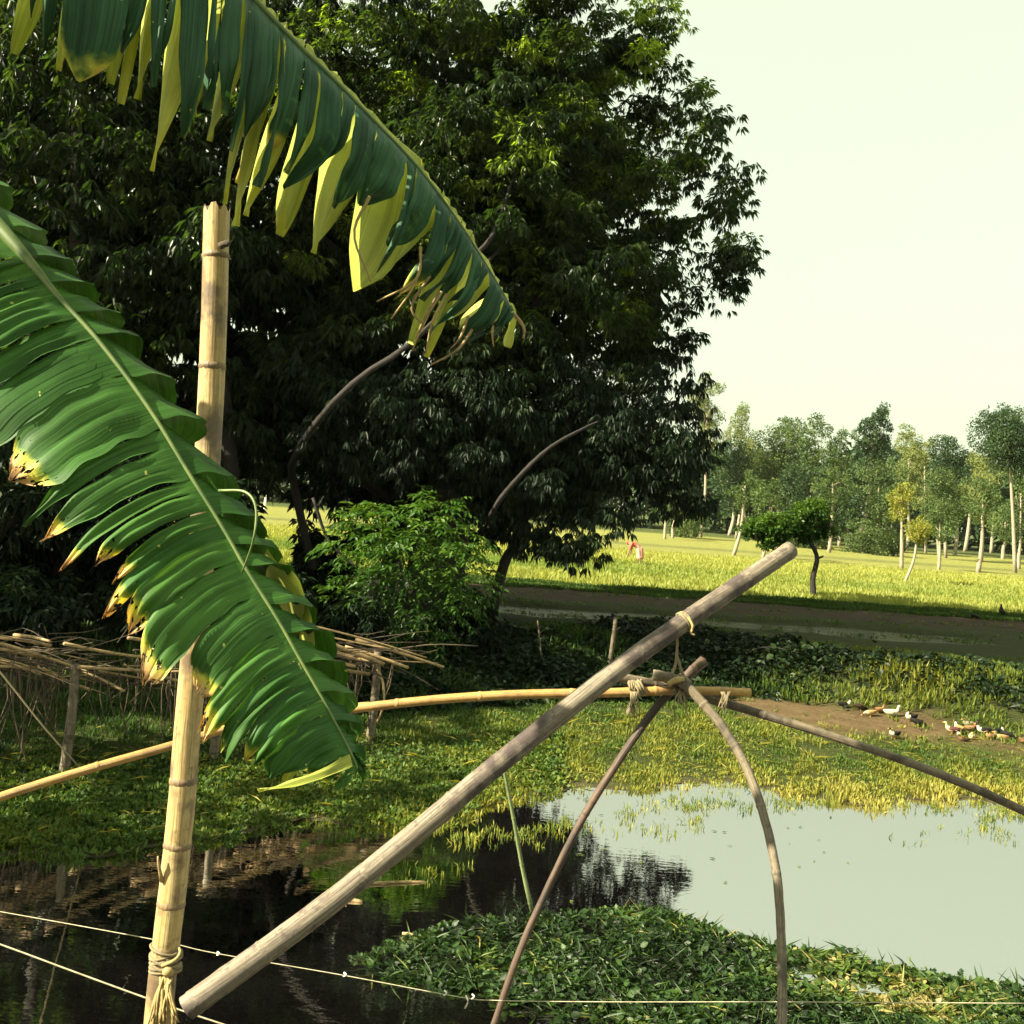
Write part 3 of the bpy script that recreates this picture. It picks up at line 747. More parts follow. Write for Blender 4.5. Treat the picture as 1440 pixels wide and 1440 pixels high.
# ------------------------------------------------------------------ far trees
def far_tree(name, label, bx, by, tx, ty, cb, cw, tone, tw=5, dens=1.0, nlob=7, shape='tall', bark='pale_bark', group='trees along the far field edge'):
    b = GH(bx, by)
    if b[1] > 150: b = EYE + (b - EYE) * (150 / b[1])
    dd = float((b - EYE) @ F)
    b[2] = h(b[0], b[1])
    o = thing(name, label, 'tree', b, group)
    u = dd / FPX
    top = P(tx, ty, dd); bot = P(tx + (bx - tx) * .25, cb, dd)
    axis = top - bot; hc = np.linalg.norm(axis); rw = cw * u / 2
    lobs = []
    for i in range(nlob):
        f = (i + .5) / nlob
        prof = math.sin(math.pi * (0.12 + 0.8 * f)) ** .7 if shape == 'tall' else math.sin(math.pi * (0.25 + .65 * f))
        if shape == 'flat': prof = 1.0
        a_ = rng.uniform(0, 6.28); rr_ = rw * prof * rng.uniform(.3, .85)
        lobs.append((bot + axis * (f * .92 + .04) + np.array([math.cos(a_) * rr_, math.sin(a_) * rr_, 0]), max(rw * prof * rng.uniform(.38, .75), 0.35), 1))
    leaf = 2.7 * u * (1.0 if tone != 'far_pale' else 0.85)
    out = []
    for c_, r_, dn in lobs:
        n = int(46 * dens * (r_ / leaf) ** 1.7) + 50
        dirs = sph(n)
        pc = c_ + dirs * (r_ * rng.random(n) ** .4)[:, None]
        ct = rng.random(12); cd = sph(12)
        pc = pc + (cd * rng.uniform(0, .55, 12)[:, None] * r_)[np.argmax(dirs @ cd.T, 1)]
        ti = ct[np.argmax(dirs @ cd.T, 1)] * .6 + .15 + rng.normal(0, .12, n)
        D = nrm(sph(n) + dirs * .5 + [0, 0, -.3]); S = np.cross(D, sph(n))
        l = leaf * rng.uniform(.6, 1.5, n)
        out.append(leaves(pc, D, S, l, l * .55, .2, .1, np.clip(ti, 0, 1)))
    V, Fc, q = cat_leaves(out)
    mk('crown', V, Fc, M[tone], o, False, {'tint': q}, kind='stuff')
    mid = P(bx * .5 + tx * .5 + rng.uniform(-2, 2), (by + cb) / 2, dd)
    limb('trunk', [b - [0, 0, .2], mid, bot, bot + axis * .6], tw * u / 2, tw * u / 6, o, M[bark], 10, 7)
    for i in range(3):
        f = rng.uniform(.0, .5); s0 = bot + axis * f
        limb('limb', [s0, s0 + np.array([rng.uniform(-1, 1) * rw * .7, rng.uniform(-.5, .5) * rw, hc * .18])], tw * u / 6, tw * u / 12, o, M[bark], 5, 5)
    return o
T = 'far_tree'
BIG = [  # label, base x,y, top x,y, crown bottom, width, tone, trunk width, lobes
 ('tall pale feathery tree just right of the weeping tree', 985, 756, 995, 520, 640, 46, 'far_pale', 5, 8),
 ('pale pointed tree rising above its neighbours left of the dark round crown', 1035, 757, 1043, 563, 680, 48, 'far_pale', 5, 8),
 ('broad olive tree with a wide rounded top', 1090, 760, 1097, 590, 700, 84, 'far_mid', 6, 9),
 ('dark tree low behind the pair of pale slender trees', 1065, 760, 1040, 625, 720, 74, 'far_dark', 6, 8),
 ('loose topped olive tree with a thin bare leader', 1140, 765, 1152, 583, 690, 52, 'far_mid', 5, 8),
 ('pale green tree filling the gap left of the tallest dark tree', 1180, 768, 1182, 602, 720, 60, 'far_mid', 5, 8),
 ('shadowed round tree behind the umbrella shaped tree', 1140, 768, 1140, 655, 735, 70, 'far_dark', 6, 8),
 ('pale silvery tree left of the second dark round crown', 1275, 775, 1278, 598, 710, 58, 'far_pale', 5, 8),
 ('pale thin tree leaning behind the silvery one', 1302, 778, 1300, 612, 720, 44, 'far_pale', 4, 7),
 ('dark round crowned tree right of the silvery tree', 1330, 785, 1332, 615, 690, 60, 'far_dark', 5, 7),
 ('mid green tree below the dark round crown', 1322, 786, 1318, 660, 745, 74, 'far_mid', 5, 8),
 ('pale tree between the two dark crowns on the right', 1380, 790, 1382, 635, 730, 58, 'far_pale', 5, 8),
 ('olive tree at the right edge below the dark crown', 1432, 800, 1436, 650, 760, 70, 'far_mid', 6, 8),
 ('soft olive tree behind the yellowish sapling', 1240, 775, 1235, 650, 740, 70, 'far_mid', 5, 8),
 ('dark understory tree behind the thick white trunk', 1195, 772, 1190, 690, 750, 60, 'far_dark', 4, 7),
]
for (lb, *a_, tone, tw, nl) in BIG:
    far_tree(T, lb, *a_, tone, tw, 1.0, nl)
far_tree(T, 'tallest dark crowned tree on a thick bare white trunk', 1203, 769, 1232, 568, 660, 54, 'far_dark', 7, 1.2, 11)
far_tree(T, 'dark crowned tall tree cut off by the right edge', 1428, 806, 1418, 580, 660, 84, 'far_dark', 6, 1.0, 14)
SMALL = [
 ('slender pale tree with a straight trunk left of the umbrella tree', 1025, 753, 1034, 655, 718, 40, 'far_mid', 5),
 ('slender tree with a crooked white trunk nearest the field', 1031, 781, 1050, 662, 722, 42, 'far_mid', 5),
 ('short sapling with thin crown left of the umbrella tree', 1072, 786, 1085, 675, 740, 44, 'far_mid', 4),
 ('young tree with a crooked pale trunk right of the umbrella tree', 1166, 777, 1172, 655, 718, 42, 'far_mid', 5),
 ('thin trunk tree behind the tallest white trunk', 1243, 762, 1248, 690, 735, 34, 'far_mid', 4),
 ('yellowing young tree with a bent trunk', 1268, 802, 1268, 682, 735, 40, 'far_yellow', 5),
 ('thin crooked sapling leaning beside the yellowing tree', 1270, 820, 1296, 735, 765, 30, 'far_yellow', 4),
 ('thin sapling behind the leaning crooked one', 1320, 801, 1322, 720, 765, 38, 'far_mid', 4),
 ('white trunked tree under the dark round crown', 1342, 781, 1348, 680, 738, 42, 'far_mid', 5),
 ('leaning grey trunked tree right of the dark round crown', 1357, 772, 1366, 668, 722, 36, 'far_mid', 5),
 ('bushy young tree on a straight pale trunk near the right edge', 1375, 805, 1384, 672, 738, 48, 'far_mid', 6),
 ('thin dark tree in the gap near the right edge', 1394, 775, 1398, 690, 740, 30, 'far_dark', 4),
 ('short pale stump like tree near the right edge', 1410, 786, 1414, 715, 768, 28, 'far_mid', 5),
 ('small tree with white trunk seen under the weeping tree', 935, 758, 938, 700, 735, 30, 'far_mid', 4),
 ('small second white trunk under the weeping tree', 946, 757, 950, 705, 738, 24, 'far_mid', 4),
]
for (lb, *a_, tone, tw) in SMALL:
    far_tree('young_tree', lb, *a_[:4], a_[4] - 8, a_[5], tone, tw + 1, 0.75, 6, group='slender young trees in front of the far wood')
for lb, bx, by, ww, hh in [('low bright green bush at the foot of the white trunk', 1215, 778, 50, 30), ('low bright green bush left of the yellowing tree', 1248, 782, 46, 30), 
                    ('low grey green bush left of the slender trees', 975, 757, 60, 46), ('low dark bush behind the umbrella tree', 1130, 770, 60, 30)]:
    far_tree('field_bush', lb, bx, by, bx, by - hh, by - 3, ww, 'far_mid', 3, 1.2, 5, 'flat', group='bushes at the foot of the far trees')
# the wood behind them reads as one mass
n = 52000
x = rng.uniform(-70, 95, n); y = rng.uniform(152, 185, n)
top = 12.5 + 3.5 * noise2(x, y * .3, .25, 31) + 1.5 * noise2(x, y, .9, 32)
z = 1 + top * rng.random(n) ** .6
D = sph(n)
V, Fc, q = leaves(np.stack([x, y, z], -1), D, np.cross(D, sph(n)), rng.uniform(.7, 1.6, n), rng.uniform(.45, .9, n), .2, .1, np.clip(.45 + .25 * noise2(x, z, .8, 33) + rng.normal(0, .15, n), 0, 1))
mk('far_wood', V, Fc, M['far_dark'], smooth=False, attrs={'tint': q}, kind='stuff')

# umbrella shaped tree at the edge of the rice
b = GH(1145, 842); dd = float((b - EYE) @ F); u = dd / FPX
o = thing('umbrella_tree', 'small umbrella shaped tree with flat crown on the near field edge', 'tree', b)
lobs = [lob(1052, 745, dd, 13), lob(1070, 740, dd, 18), lob(1090, 742, dd, 20), lob(1112, 738, dd, 18), lob(1078, 757, dd, 16), lob(1100, 762, dd, 12, .9), lob(1128, 726, dd, 18), lob(1146, 718, dd, 18), lob(1158, 728, dd, 14), lob(1150, 743, dd, 14), lob(1132, 748, dd, 14), lob(1166, 745, dd, 8, .8), lob(1095, 772, dd, 7, .8)]
lobs = [(c_, r_, dn) for c_, r_, dn in lobs]
V, Fc, q = crown_leaves(lobs, 1500, 8, 5, 0.14, 0.5, 0.2, 0.1, 0.3, .55, None, 0.05, .5)
mk('crown', V, Fc, M['bush'], o, False, {'tint': q}, kind='stuff')
limb('trunk', [b - [0, 0, .1], P(1143, 815, dd), P(1149, 785, dd), P(1140, 762, dd), P(1135, 745, dd)], 4.6 * u, 2 * u, o, M['bark'], 14, 8)
limb('limb', [P(1149, 786, dd), P(1158, 782, dd)], 2 * u, 1.2 * u, o, M['bark'], 4, 6)
limb('limb', [P(1137, 755, dd), P(1110, 748, dd), P(1080, 745, dd)], 1.6 * u, .8 * u, o, M['bark'], 6, 6)

# unseen trees added left of the view to shade the shore and crowns
for lb, bx, by, r_, hh in [('unseen shade tree added on the left bank', -12.6, 9.0, 2.7, 9.0), ('second unseen shade tree added further along the left bank', -14.5, 14.6, 2.6, 12), ('third tallest unseen shade tree added behind the left bank', -22, 23.5, 5.0, 18)]:
    b = np.array([bx, by, float(h(bx, by))])
    o = thing('unseen_shade_tree', lb, 'tree', b, 'unseen shade trees added left of the view')
    lobs = [(b + np.array([rng.uniform(-.6, .6) * r_, rng.uniform(-.6, .6) * r_, hh * rng.uniform(.5, .95)]), r_ * rng.uniform(.5, .7), 1) for _ in range(7)]
    V, Fc, q = crown_leaves(lobs, 26, 9, 7, .5, .35, .7, .5)
    mk('crown', V, Fc, M['dark_tree'], o, False, {'tint': q}, kind='stuff')
    limb('trunk', [b - [0, 0, .3], b + [.2, 0, hh * .7]], .3, .12, o, M['bark'])

# ------------------------------------------------------------------ banana plant
rng = np.random.default_rng(4)
STEM = np.array([-3.1, 1.5, 0]); STEM[2] = h(STEM[0], STEM[1])
bp_ = thing('banana_plant', 'banana plant whose two torn hanging leaves cover the upper left of the picture', 'plant', STEM)
crownp = STEM + [0, 0, 2.6]
V, f, uv = tube([STEM - [0, 0, .1], STEM + [0.02, 0, 1.2], crownp], [.13, .11, .07], 14, 16, True, .03)
mk('pseudostem', V, f, M['banana_stem'], bp_, uv=uv)

def strip_mesh(A, B, nu=4, nv=16, taper=0.55, tip=0.12, camber=0.012, wav=0.004, tint=.5, burn=0.0, holes=0.0, seed=0, gapw=0.0):
    """leaf strip between edge curves A and B (cubic control points)"""
    r = np.random.default_rng(seed)
    v = np.linspace(0, 1, nv + 1)
    def bez(c):
        return smooth_path(c, nv + 1)
    a, b = bez(A), bez(B)
    mid = (a + b) / 2
    wid = 1 - gapw * sm(0.0, .35, v) - (1 - gapw - tip) * np.clip((v - taper) / (1 - taper), 0, 1) ** 1.6
    wid = wid * (1 + .05 * np.sin(v * 23 + seed)) 
    wid = wid * np.where(v > .86, np.sqrt(np.clip(1 - ((v - .86) / .142) ** 2, 0, 1)), 1)
    skew = r.uniform(-.3, .3) * np.clip((v - taper) / (1 - taper), 0, 1) ** 1.5
    s = np.linspace(-1, 1, nu + 1)
    half = (b - a) / 2
    Tn = nrm(np.gradient(mid, axis=0)); Nn = nrm(np.cross(half, Tn))
    pt = mid[:, None] + half[:, None] * (s[None, :, None] * wid[:, None, None] + skew[:, None, None])
    W_ = np.linalg.norm(b[0] - a[0])
    cam_ = camber * (1 - s[None, :] ** 2) * sm(0, .2, v)[:, None] * wid[:, None] + .0045 * np.sin(s[None] * W_ * 130 + seed) * sm(.03, .3, v)[:, None] + wav * np.sin(v[:, None] * r.uniform(8, 14) + s[None] * 2 + r.uniform(0, 6)) * v[:, None]
    pt = pt + Nn[:, None] * cam_[..., None]
    L_ = np.linalg.norm(np.diff(mid, axis=0), axis=1).sum(); W_ = np.linalg.norm(b[0] - a[0])
    uv = np.stack(np.broadcast_arrays((s[None] * W_ / 2) + seed * 0.37, v[:, None] * L_), -1).reshape(-1, 2)
    bur = np.broadcast_to((burn * np.clip((v - .62) / .38, 0, 1) ** 1.3)[:, None], (nv + 1, nu + 1))
    edge = (np.abs(s)[None] > .9) * 0.10 * (v[:, None] > .4) * min(1, .4 + burn)
    id_ = np.arange((nv + 1) * (nu + 1)).reshape(nv + 1, nu + 1)
    fs = []; ph = (r.uniform(4, 8), r.uniform(0, 6), r.uniform(40, 60), r.uniform(0, 6), r.uniform(6, 12), r.uniform(20, 35), r.uniform(0, 6))
    for i in range(nv):
        for j in range(nu):
            fs.append((id_[i, j], id_[i, j + 1], id_[i + 1, j + 1], id_[i + 1, j]))
    return pt.reshape(-1, 3), fs, uv, {'tint': np.full(pt.shape[0] * pt.shape[1], tint), 'burn': (bur + edge).ravel(), 'hole': np.broadcast_to((holes * np.clip((v - .55) / .4, 0, 1.1))[:, None] + .15 * (np.abs(s)[None] > .9) * (v[:, None] > .3), (nv + 1, nu + 1)).ravel()}

def polyval(pts, tq):
    """pts: rows of equal-length numbers; parameter tq in 0..1 by row chord in the first two columns"""
    a_ = np.asarray(pts, float)
    L_ = np.r_[0, np.cumsum(np.hypot(np.diff(a_[:, 0]), np.diff(a_[:, 1])))]; L_ /= L_[-1]
    return np.array([np.interp(tq, L_, a_[:, k]) for k in range(a_.shape[1])])

# leaf at the left: midrib from the left edge down to the tip over the shore
RIB2 = smooth_path([(-260, 100, 2.50), (-110, 205, 2.44), (0, 321, 2.38), (42, 369, 2.36), (83, 419, 2.34), (139, 480, 2.32), (208, 572, 2.29), (267, 668, 2.26), (314, 744, 2.24), (347, 802, 2.22), (390, 871, 2.20), (422, 928, 2.18), (455, 986, 2.165), (498, 1069, 2.15), (500, 1090, 2.15)], 90)
W2 = np.array([P(*q_) for q_ in RIB2])
leaf2 = mk('leaf', *(lambda q_: (q_[0], q_[1]))(tube(np.vstack([crownp, STEM + [.25, -.02, 3.0], P(-480, 20, 2.56), W2]), [.03, .018, .0055, .0048, .0042, .0035, .002], 8, 70, True)), M['midrib'], bp_, label='banana leaf hanging from the left edge, green blade torn into strips with brown burnt ends')
# table along the rib: y -> end vector of a left strip, crest vector of a right strip
LV = [(100, -230, 60), (320, -222, 118), (558, -192, 134), (676, -192, 120), (744, -165, 102), (852, -142, 148), (917, -141, 146), (953, -126, 124), (993, -112, 104), (1040, -80, 62), (1069, -48, 36), (1090, -20, 22)]
LVa = np.array(LV, float)
def end2(y): return np.interp(y, LVa[:, 0], LVa[:, 1]), np.interp(y, LVa[:, 0], LVa[:, 2])
def rib_at(W, RB, tq):
    i = tq * (len(W) - 1)
    return np.array([np.interp(i, np.arange(len(W)), W[:, k]) for k in range(3)]), np.array([np.interp(i, np.arange(len(W)), RB[:, k]) for k in range(3)])
tcur, k = 0.02, 0
BURN = {}
while tcur < 0.985:
    wt = rng.choice([.018, .028, .040, .054]) * rng.uniform(.85, 1.15) * (1 if tcur < .8 else .75)
    t0_, t1_ = tcur, min(tcur + wt, .995)
    jl = rng.uniform(.82, 1.08); jy = rng.uniform(-12, 12)
    cs = []
    for tq in (t0_, t1_):
        w_, rp = rib_at(W2, RIB2, tq)
        ex, ey = end2(rp[1])
        ex, ey = ex * jl, ey * jl + jy
        if tq == t1_: ex, ey = ex * 1.0 + 8, ey - 4
        dz = 0.17 * min(1, -ex / 160)
        e_ = P(rp[0] + ex, rp[1] + ey, rp[2] - dz)
        c1 = P(rp[0] + ex * .36, rp[1] + ey * .22 - 3, rp[2] - dz * .5)
        c2 = P(rp[0] + ex * .74, rp[1] + ey * .60 - 3, rp[2] - dz * .95)
        cs.append([w_, c1, c2, e_])
    ry = rib_at(W2, RIB2, t0_)[1][1]
    burn = 0.95 if (500 < ry < 900 and rng.random() < .75) else (0.55 if rng.random() < .5 else .2)
    V, f, uv, at = strip_mesh(cs[0], cs[1], 9, 30, rng.uniform(.5, .78), rng.uniform(.06, .2), -0.003, .006, rng.uniform(.1, .9), burn, 1.0 if burn > .8 else .35, 100 + k, rng.choice([.0, .02, .14]))
    mk('leaf_strip', V, f, M['banana'], leaf2, attrs=at, uv=uv)
    tcur = t1_; k += 1
tcur = 0.02
while tcur < 0.96:
    wt = rng.uniform(.035, .06) * (1 if tcur < .8 else .7)
    t0_, t1_ = tcur, min(tcur + wt, .99)
    fall = rng.uniform(75, 115); cs = []
    for s_, tq in ((0, t0_), (1, t1_)):
        w_, rp = rib_at(W2, RIB2, tq)
        fade = np.interp(rp[1], [320, 900, 1000, 1090], [1, 1, .7, .15])
        cx, cy = (12 + 54 * s_) * fade, (4 - 2 * s_) * fade
        c1 = P(rp[0] + cx * .55, rp[1] + cy * .5 - 4 * fade, rp[2] + .04)
        c2 = P(rp[0] + cx, rp[1] + cy, rp[2] + .11 * fade)
        c3 = P(rp[0] + cx + 9 * fade, rp[1] + cy + fall * .35 * fade, rp[2] + .16 * fade)
        e_ = P(rp[0] + cx + (18 - 22 * s_) * fade, rp[1] + cy + fall * .9 * fade, rp[2] + .19 * fade)
        cs.append([w_, c1, c1 * .2 + c2 * .8, c2, P(rp[0] + cx + 3 * fade, rp[1] + cy + 9 * fade, rp[2] + .125 * fade), c3, e_])
    V, f, uv, at = strip_mesh(cs[1], cs[0], 6, 36, .7, .25, 0.0, .002, rng.uniform(.1, .8), .3, 0, 200 + k, .0)
    mk('leaf_strip', V, f, M['banana'], leaf2, attrs=at, uv=uv)
    tcur = t1_; k += 1
# the folded pale strip at the right of the lower leaf, and the loose thread across the midrib
for (a0, a1) in (((404, 792), (438, 930)), ((384, 780), (420, 880))):
    A_ = [P(a0[0] - 8, a0[1] - 8, 2.34), P(a0[0] + 18, a0[1] + 30, 2.34), P(a1[0] + 4, a1[1] - 40, 2.33), P(a1[0] + 6, a1[1] + 10, 2.32)]
    B_ = [P(a0[0] - 22, a0[1] + 15, 2.40), P(a0[0] - 6, a0[1] + 50, 2.40), P(a1[0] - 26, a1[1] - 20, 2.39), P(a1[0] - 6, a1[1] + 12, 2.38)]
    V, f, uv, at = strip_mesh(A_, B_, 4, 16, .7, .2, .004, .002, .8, .1, 0, 300 + k)
    mk('leaf_strip', V, f, M['banana_under'], leaf2, attrs=at, uv=uv, label='pale yellow folded strip'); k += 1
for A_, B_ in (([(492, 1060, 2.12), (452, 1080, 2.06), (405, 1097, 2.03), (361, 1110, 2.03)], [(496, 1078, 2.11), (458, 1092, 2.05), (412, 1105, 2.02), (366, 1115, 2.02)]),
               ([(448, 1020, 2.15), (436, 1045, 2.11), (412, 1062, 2.09), (384, 1078, 2.08)], [(456, 1034, 2.15), (446, 1056, 2.11), (420, 1072, 2.08), (390, 1084, 2.08)]),
               ([(428, 1040, 2.13), (418, 1062, 2.11), (404, 1085, 2.10), (392, 1100, 2.10)], [(440, 1046, 2.13), (430, 1068, 2.10), (416, 1090, 2.09), (400, 1104, 2.09)])):
    V, f, uv, at = strip_mesh([P(*q_) for q_ in A_], [P(*q_) for q_ in B_], 4, 16, .6, .15, .004, .003, .6, .3, .4, 340 + k)
    mk('leaf_strip', V, f, M['banana_under'], leaf2, attrs=at, uv=uv, label='pale torn strip near the leaf tip'); k += 1
V, f, uv = tube([P(308, 690, 2.2), P(345, 692, 2.17), P(360, 715, 2.15), P(356, 760, 2.14), P(340, 806, 2.17)], [.0035, .002], 6, 24)
mk('leaf_thread', V, f, M['midrib'], leaf2)

# upper leaf: midrib arches above the frame and comes down to its tip over the mango tree
RIB1 = smooth_path([(-330, -150, 2.10), (-150, -190, 2.10), (40, -185, 2.12), (200, -130, 2.18), (300, -60, 2.24), (358, 0, 2.30), (403, 48, 2.36), (462, 105, 2.43), (522, 166, 2.50), (592, 241, 2.58), (650, 320, 2.64), (700, 400, 2.70), (722, 440, 2.72)], 90)
W1 = np.array([P(*q_) for q_ in RIB1])
leaf1 = mk('leaf', *(lambda q_: (q_[0], q_[1]))(tube(np.vstack([crownp, STEM + [.12, -.05, 2.95], P(-560, -60, 2.2), W1]), [.03, .022, .009, .007, .005, .004, .002], 8, 70, True)), M['midrib'], bp_, label='upper banana leaf drooping from the top edge, blue green blade with sunlit pale strips hanging below')
NV = np.array([(-330, -14, 230), (40, -12, 250), (200, -12, 255), (300, -20, 250), (403, -32, 232), (462, -36, 200), (522, -46, 180), (592, -52, 165), (650, -58, 135), (700, -62, 92), (722, -20, 35)], float)
FV = np.array([(-330, -14, 300), (40, -10, 300), (200, -20, 320), (300, -35, 285), (403, -62, 285), (462, -64, 262), (522, -64, 250), (592, -62, 225), (650, -66, 178), (700, -70, 95), (722, 10, 45)], float)
# far half, mostly hidden: hangs behind and catches the low sun
tcur = .03
while tcur < .985:
    wt = rng.choice([.02, .034, .05, .066]) * rng.uniform(.8, 1.2); jx = rng.normal(0, 10); wt *= .62 if tcur < .5 else 1; t0_, t1_ = tcur, min(tcur + wt, .99); jl = rng.choice([.7, .85, 1.0]) * rng.uniform(.9, 1.12); cs = []
    tw = wt * rng.uniform(2.0, 3.2)
    for s_, tq in ((-1, t0_), (1, t1_)):
        w_, rp = rib_at(W1, RIB1, tq)
        ex, ey = np.interp(rp[0], FV[:, 0], FV[:, 1]), np.interp(rp[0], FV[:, 0], FV[:, 2]) * jl
        c1 = P(rp[0] + 3, rp[1] - 4, rp[2] + .06)
        c2 = P(rp[0] + ex * .35 + 8, rp[1] + ey * .4, rp[2] + .22 - s_ * tw * .6)
        e_ = P(rp[0] + ex + jx - s_ * 3, rp[1] + ey, rp[2] + .22 - s_ * tw)
        cs.append([w_, c1, c2, e_])
    under = True
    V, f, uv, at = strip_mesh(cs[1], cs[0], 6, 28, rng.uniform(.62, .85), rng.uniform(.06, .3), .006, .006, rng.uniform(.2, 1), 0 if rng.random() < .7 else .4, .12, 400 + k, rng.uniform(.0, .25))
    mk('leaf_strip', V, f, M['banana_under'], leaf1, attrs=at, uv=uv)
    tcur = t1_; k += 1
tcur = .02
while tcur < .985:
    wt = rng.choice([.010, .018, .03, .045]) * rng.uniform(.8, 1.2); jx = rng.normal(0, 9); t0_, t1_ = tcur, min(tcur + wt, .99); jl = rng.uniform(.5, 1.0) if tcur > .45 else rng.uniform(.75, 1.1); cs = []
    tw = rng.uniform(-.025, .012)
    for s_, tq in ((-1, t0_), (1, t1_)):
        w_, rp = rib_at(W1, RIB1, tq)
        ex, ey = np.interp(rp[0], NV[:, 0], NV[:, 1]), np.interp(rp[0], NV[:, 0], NV[:, 2]) * jl
        c1 = P(rp[0] + ex * .05 + 2, rp[1] + ey * .22, rp[2] - .05)
        c2 = P(rp[0] + ex * .30, rp[1] + ey * .62, rp[2] - .06 - s_ * tw * .5)
        e_ = P(rp[0] + ex + jx - s_ * 4, rp[1] + ey, rp[2] - .02 - s_ * tw)
        cs.append([w_, c1, c2, e_])
    V, f, uv, at = strip_mesh(cs[0], cs[1], 6, 28, rng.uniform(.55, .85), rng.uniform(.06, .35), -.005, .007, rng.uniform(0, .6), .2 if rng.random() < .8 else .55, .3, 500 + k, rng.uniform(0, .25))
    mk('leaf_strip', V, f, M['banana_upper'], leaf1, attrs=at, uv=uv)
    tcur = t1_; k += 1
for i in range(10):
    tq = rng.uniform(.62, .97); w_, rp = rib_at(W1, RIB1, tq)
    ex, ey = np.interp(rp[0], NV[:, 0], NV[:, 1]), np.interp(rp[0], NV[:, 0], NV[:, 2])
    q0 = rng.uniform(.45, .75)
    V, f, uv = tube([P(rp[0] + ex * .5, rp[1] + ey * q0, rp[2] - .05), P(rp[0] + ex * .8 + rng.normal(0, 8), rp[1] + ey * (q0 + .3), rp[2] - .07), P(rp[0] + ex + rng.normal(-4, 16), rp[1] + ey * (q0 + rng.uniform(.4, .7)), rp[2] - .05)], [.004, .002], 5, 10)
    mk('dry_shred', V, f, M['straw'] if rng.random() < .5 else M['stick'], leaf1, uv=uv)
V, f, uv = tube([P(716, 436, 2.72), P(730, 450, 2.72), P(737, 462, 2.72), P(736, 476, 2.72)], [.006, .003], 6, 10)
mk('leaf_tip', V, f, M['stick'], leaf1, label='dry brown curled tip')

# ------------------------------------------------------------------ bamboo poles
def node_rings(pts, rads, fr, m, parent, seg=60, k=1.08, hl=.005):
    p = smooth_path(pts, 200); T_ = nrm(np.gradient(p, axis=0))
    rr = np.interp(np.linspace(0, 1, 200), np.linspace(0, 1, len(rads)), rads)
    for q_ in fr:
        i = int(q_ * 199); c = p[i]; d_ = T_[i]; r_ = rr[i]
        V, f, uv = tube([c - d_ * hl * 2, c - d_ * hl, c, c + d_ * hl, c + d_ * hl * 2], [r_ * .98, r_ * (1 + (k - 1) * .5), r_ * k, r_ * (1 + (k - 1) * .5), r_ * .98], 14, 5, False, .02, False)
        mk('node_ring', V, f, m, parent, uv=uv)

vp = [(305, 290, 2.95), (300, 480, 2.95), (292, 640, 2.94), (276, 880, 2.93), (262, 1045, 2.92), (255, 1135, 2.91), (243, 1250, 2.90), (231, 1350, 2.89), (222, 1440, 2.88)]
vpw = [P(*q_) for q_ in vp]
foot_ = vpw[-1] + (vpw[-1] - vpw[-2]) * 3.4
vpw.append(foot_); 
vpw[-1][2] = min(vpw[-1][2], h(vpw[-1][0], vpw[-1][1]) - .1)
post = thing('bamboo_post', 'thick upright bamboo post with a split sawn top and fibre lashing', 'post', vpw[-1])
V, f, uv = tube(vpw, [.0345, .0345, .035, .0355, .036, .036], 18, 60, False, .006)
# jagged top: vary the first ring
nring = 18
ax0 = nrm(np.array(vpw[0]) - np.array(vpw[1]))
for j in range(nring): V[j] += ax0 * rng.uniform(-.02, .012)
mk('culm', V, f, M['bamboo'], post, uv=uv)
V, f, uv = tube([vpw[0] - ax0 * .005, vpw[0] - ax0 * .15], [.028, .028], 14, 6, False); mk('hollow', V, f, M['brown_stem'], post, uv=uv)
node_rings(vpw, [.0345, .0355, .036], [(a_ - 290) / 1150 * .83 for a_ in (348, 478, 612, 1135, 1250, 1345, 1000, 760)], M['bamboo_node'], post)
V, f, uv = tube([P(310, 346, 2.91), P(318, 342, 2.90), P(322, 345, 2.90)], [.010, .007], 8, 5); mk('branch_stub', V, f, M['brown_stem'], post, uv=uv)
V, f, uv = tube([P(228, 1240, 2.87), P(223, 1215, 2.86), P(222, 1204, 2.86)], [.006, .002], 6, 5); mk('splinter', V, f, M['bamboo'], post, uv=uv)
# lashing
lc = P(233, 1352, 2.89); la = nrm(np.array(P(231, 1400, 2.885)) - np.array(P(236, 1300, 2.89)))
e1 = nrm(np.cross(la, [0, 1.0, 0])); e2 = np.cross(la, e1)
def wrap(c, r_, turns, rise, th, tilt=0.0, n_=40):
    a_ = np.linspace(0, turns * 2 * np.pi, n_)
    return tube(c + r_ * (np.cos(a_)[:, None] * e1 + np.sin(a_)[:, None] * e2) + la * ((a_ / (2 * np.pi) - turns / 2) * rise + tilt * np.cos(a_))[:, None], [th, th], 7, n_, True, .1, False)
for (of, tu, ri, th, ti) in ((-.03, 1.2, .012, .0035, .012), (-.012, 2.2, .010, .0032, -.010), (.0, 1.4, .014, .004, .016), (.012, 1.6, .010, .003, -.004)):
    V, f, uv = wrap(lc + la * of, .040, tu, ri, th, ti); mk('lashing_cord', V, f, M['fibre'], post, uv=uv)
V, f, uv = tube([P(228, 1358, 2.845), P(246, 1350, 2.83), P(253, 1340, 2.84), P(252, 1333, 2.85)], [.005, .003], 7, 12); mk('lashing_cord', V, f, M['straw'], post, uv=uv)
V, f, uv = tube([P(226, 1384, 2.84), P(233, 1388, 2.83), P(240, 1380, 2.835), P(242, 1376, 2.845)], [.004, .003], 7, 12); mk('lashing_cord', V, f, M['straw'], post, uv=uv)
V, f, uv = tube([P(232, 1368, 2.85), P(236, 1366, 2.835), P(241, 1368, 2.85)], [.008, .013, .008], 10, 8); mk('lashing_knot', V, f, M['straw'], post, uv=uv)
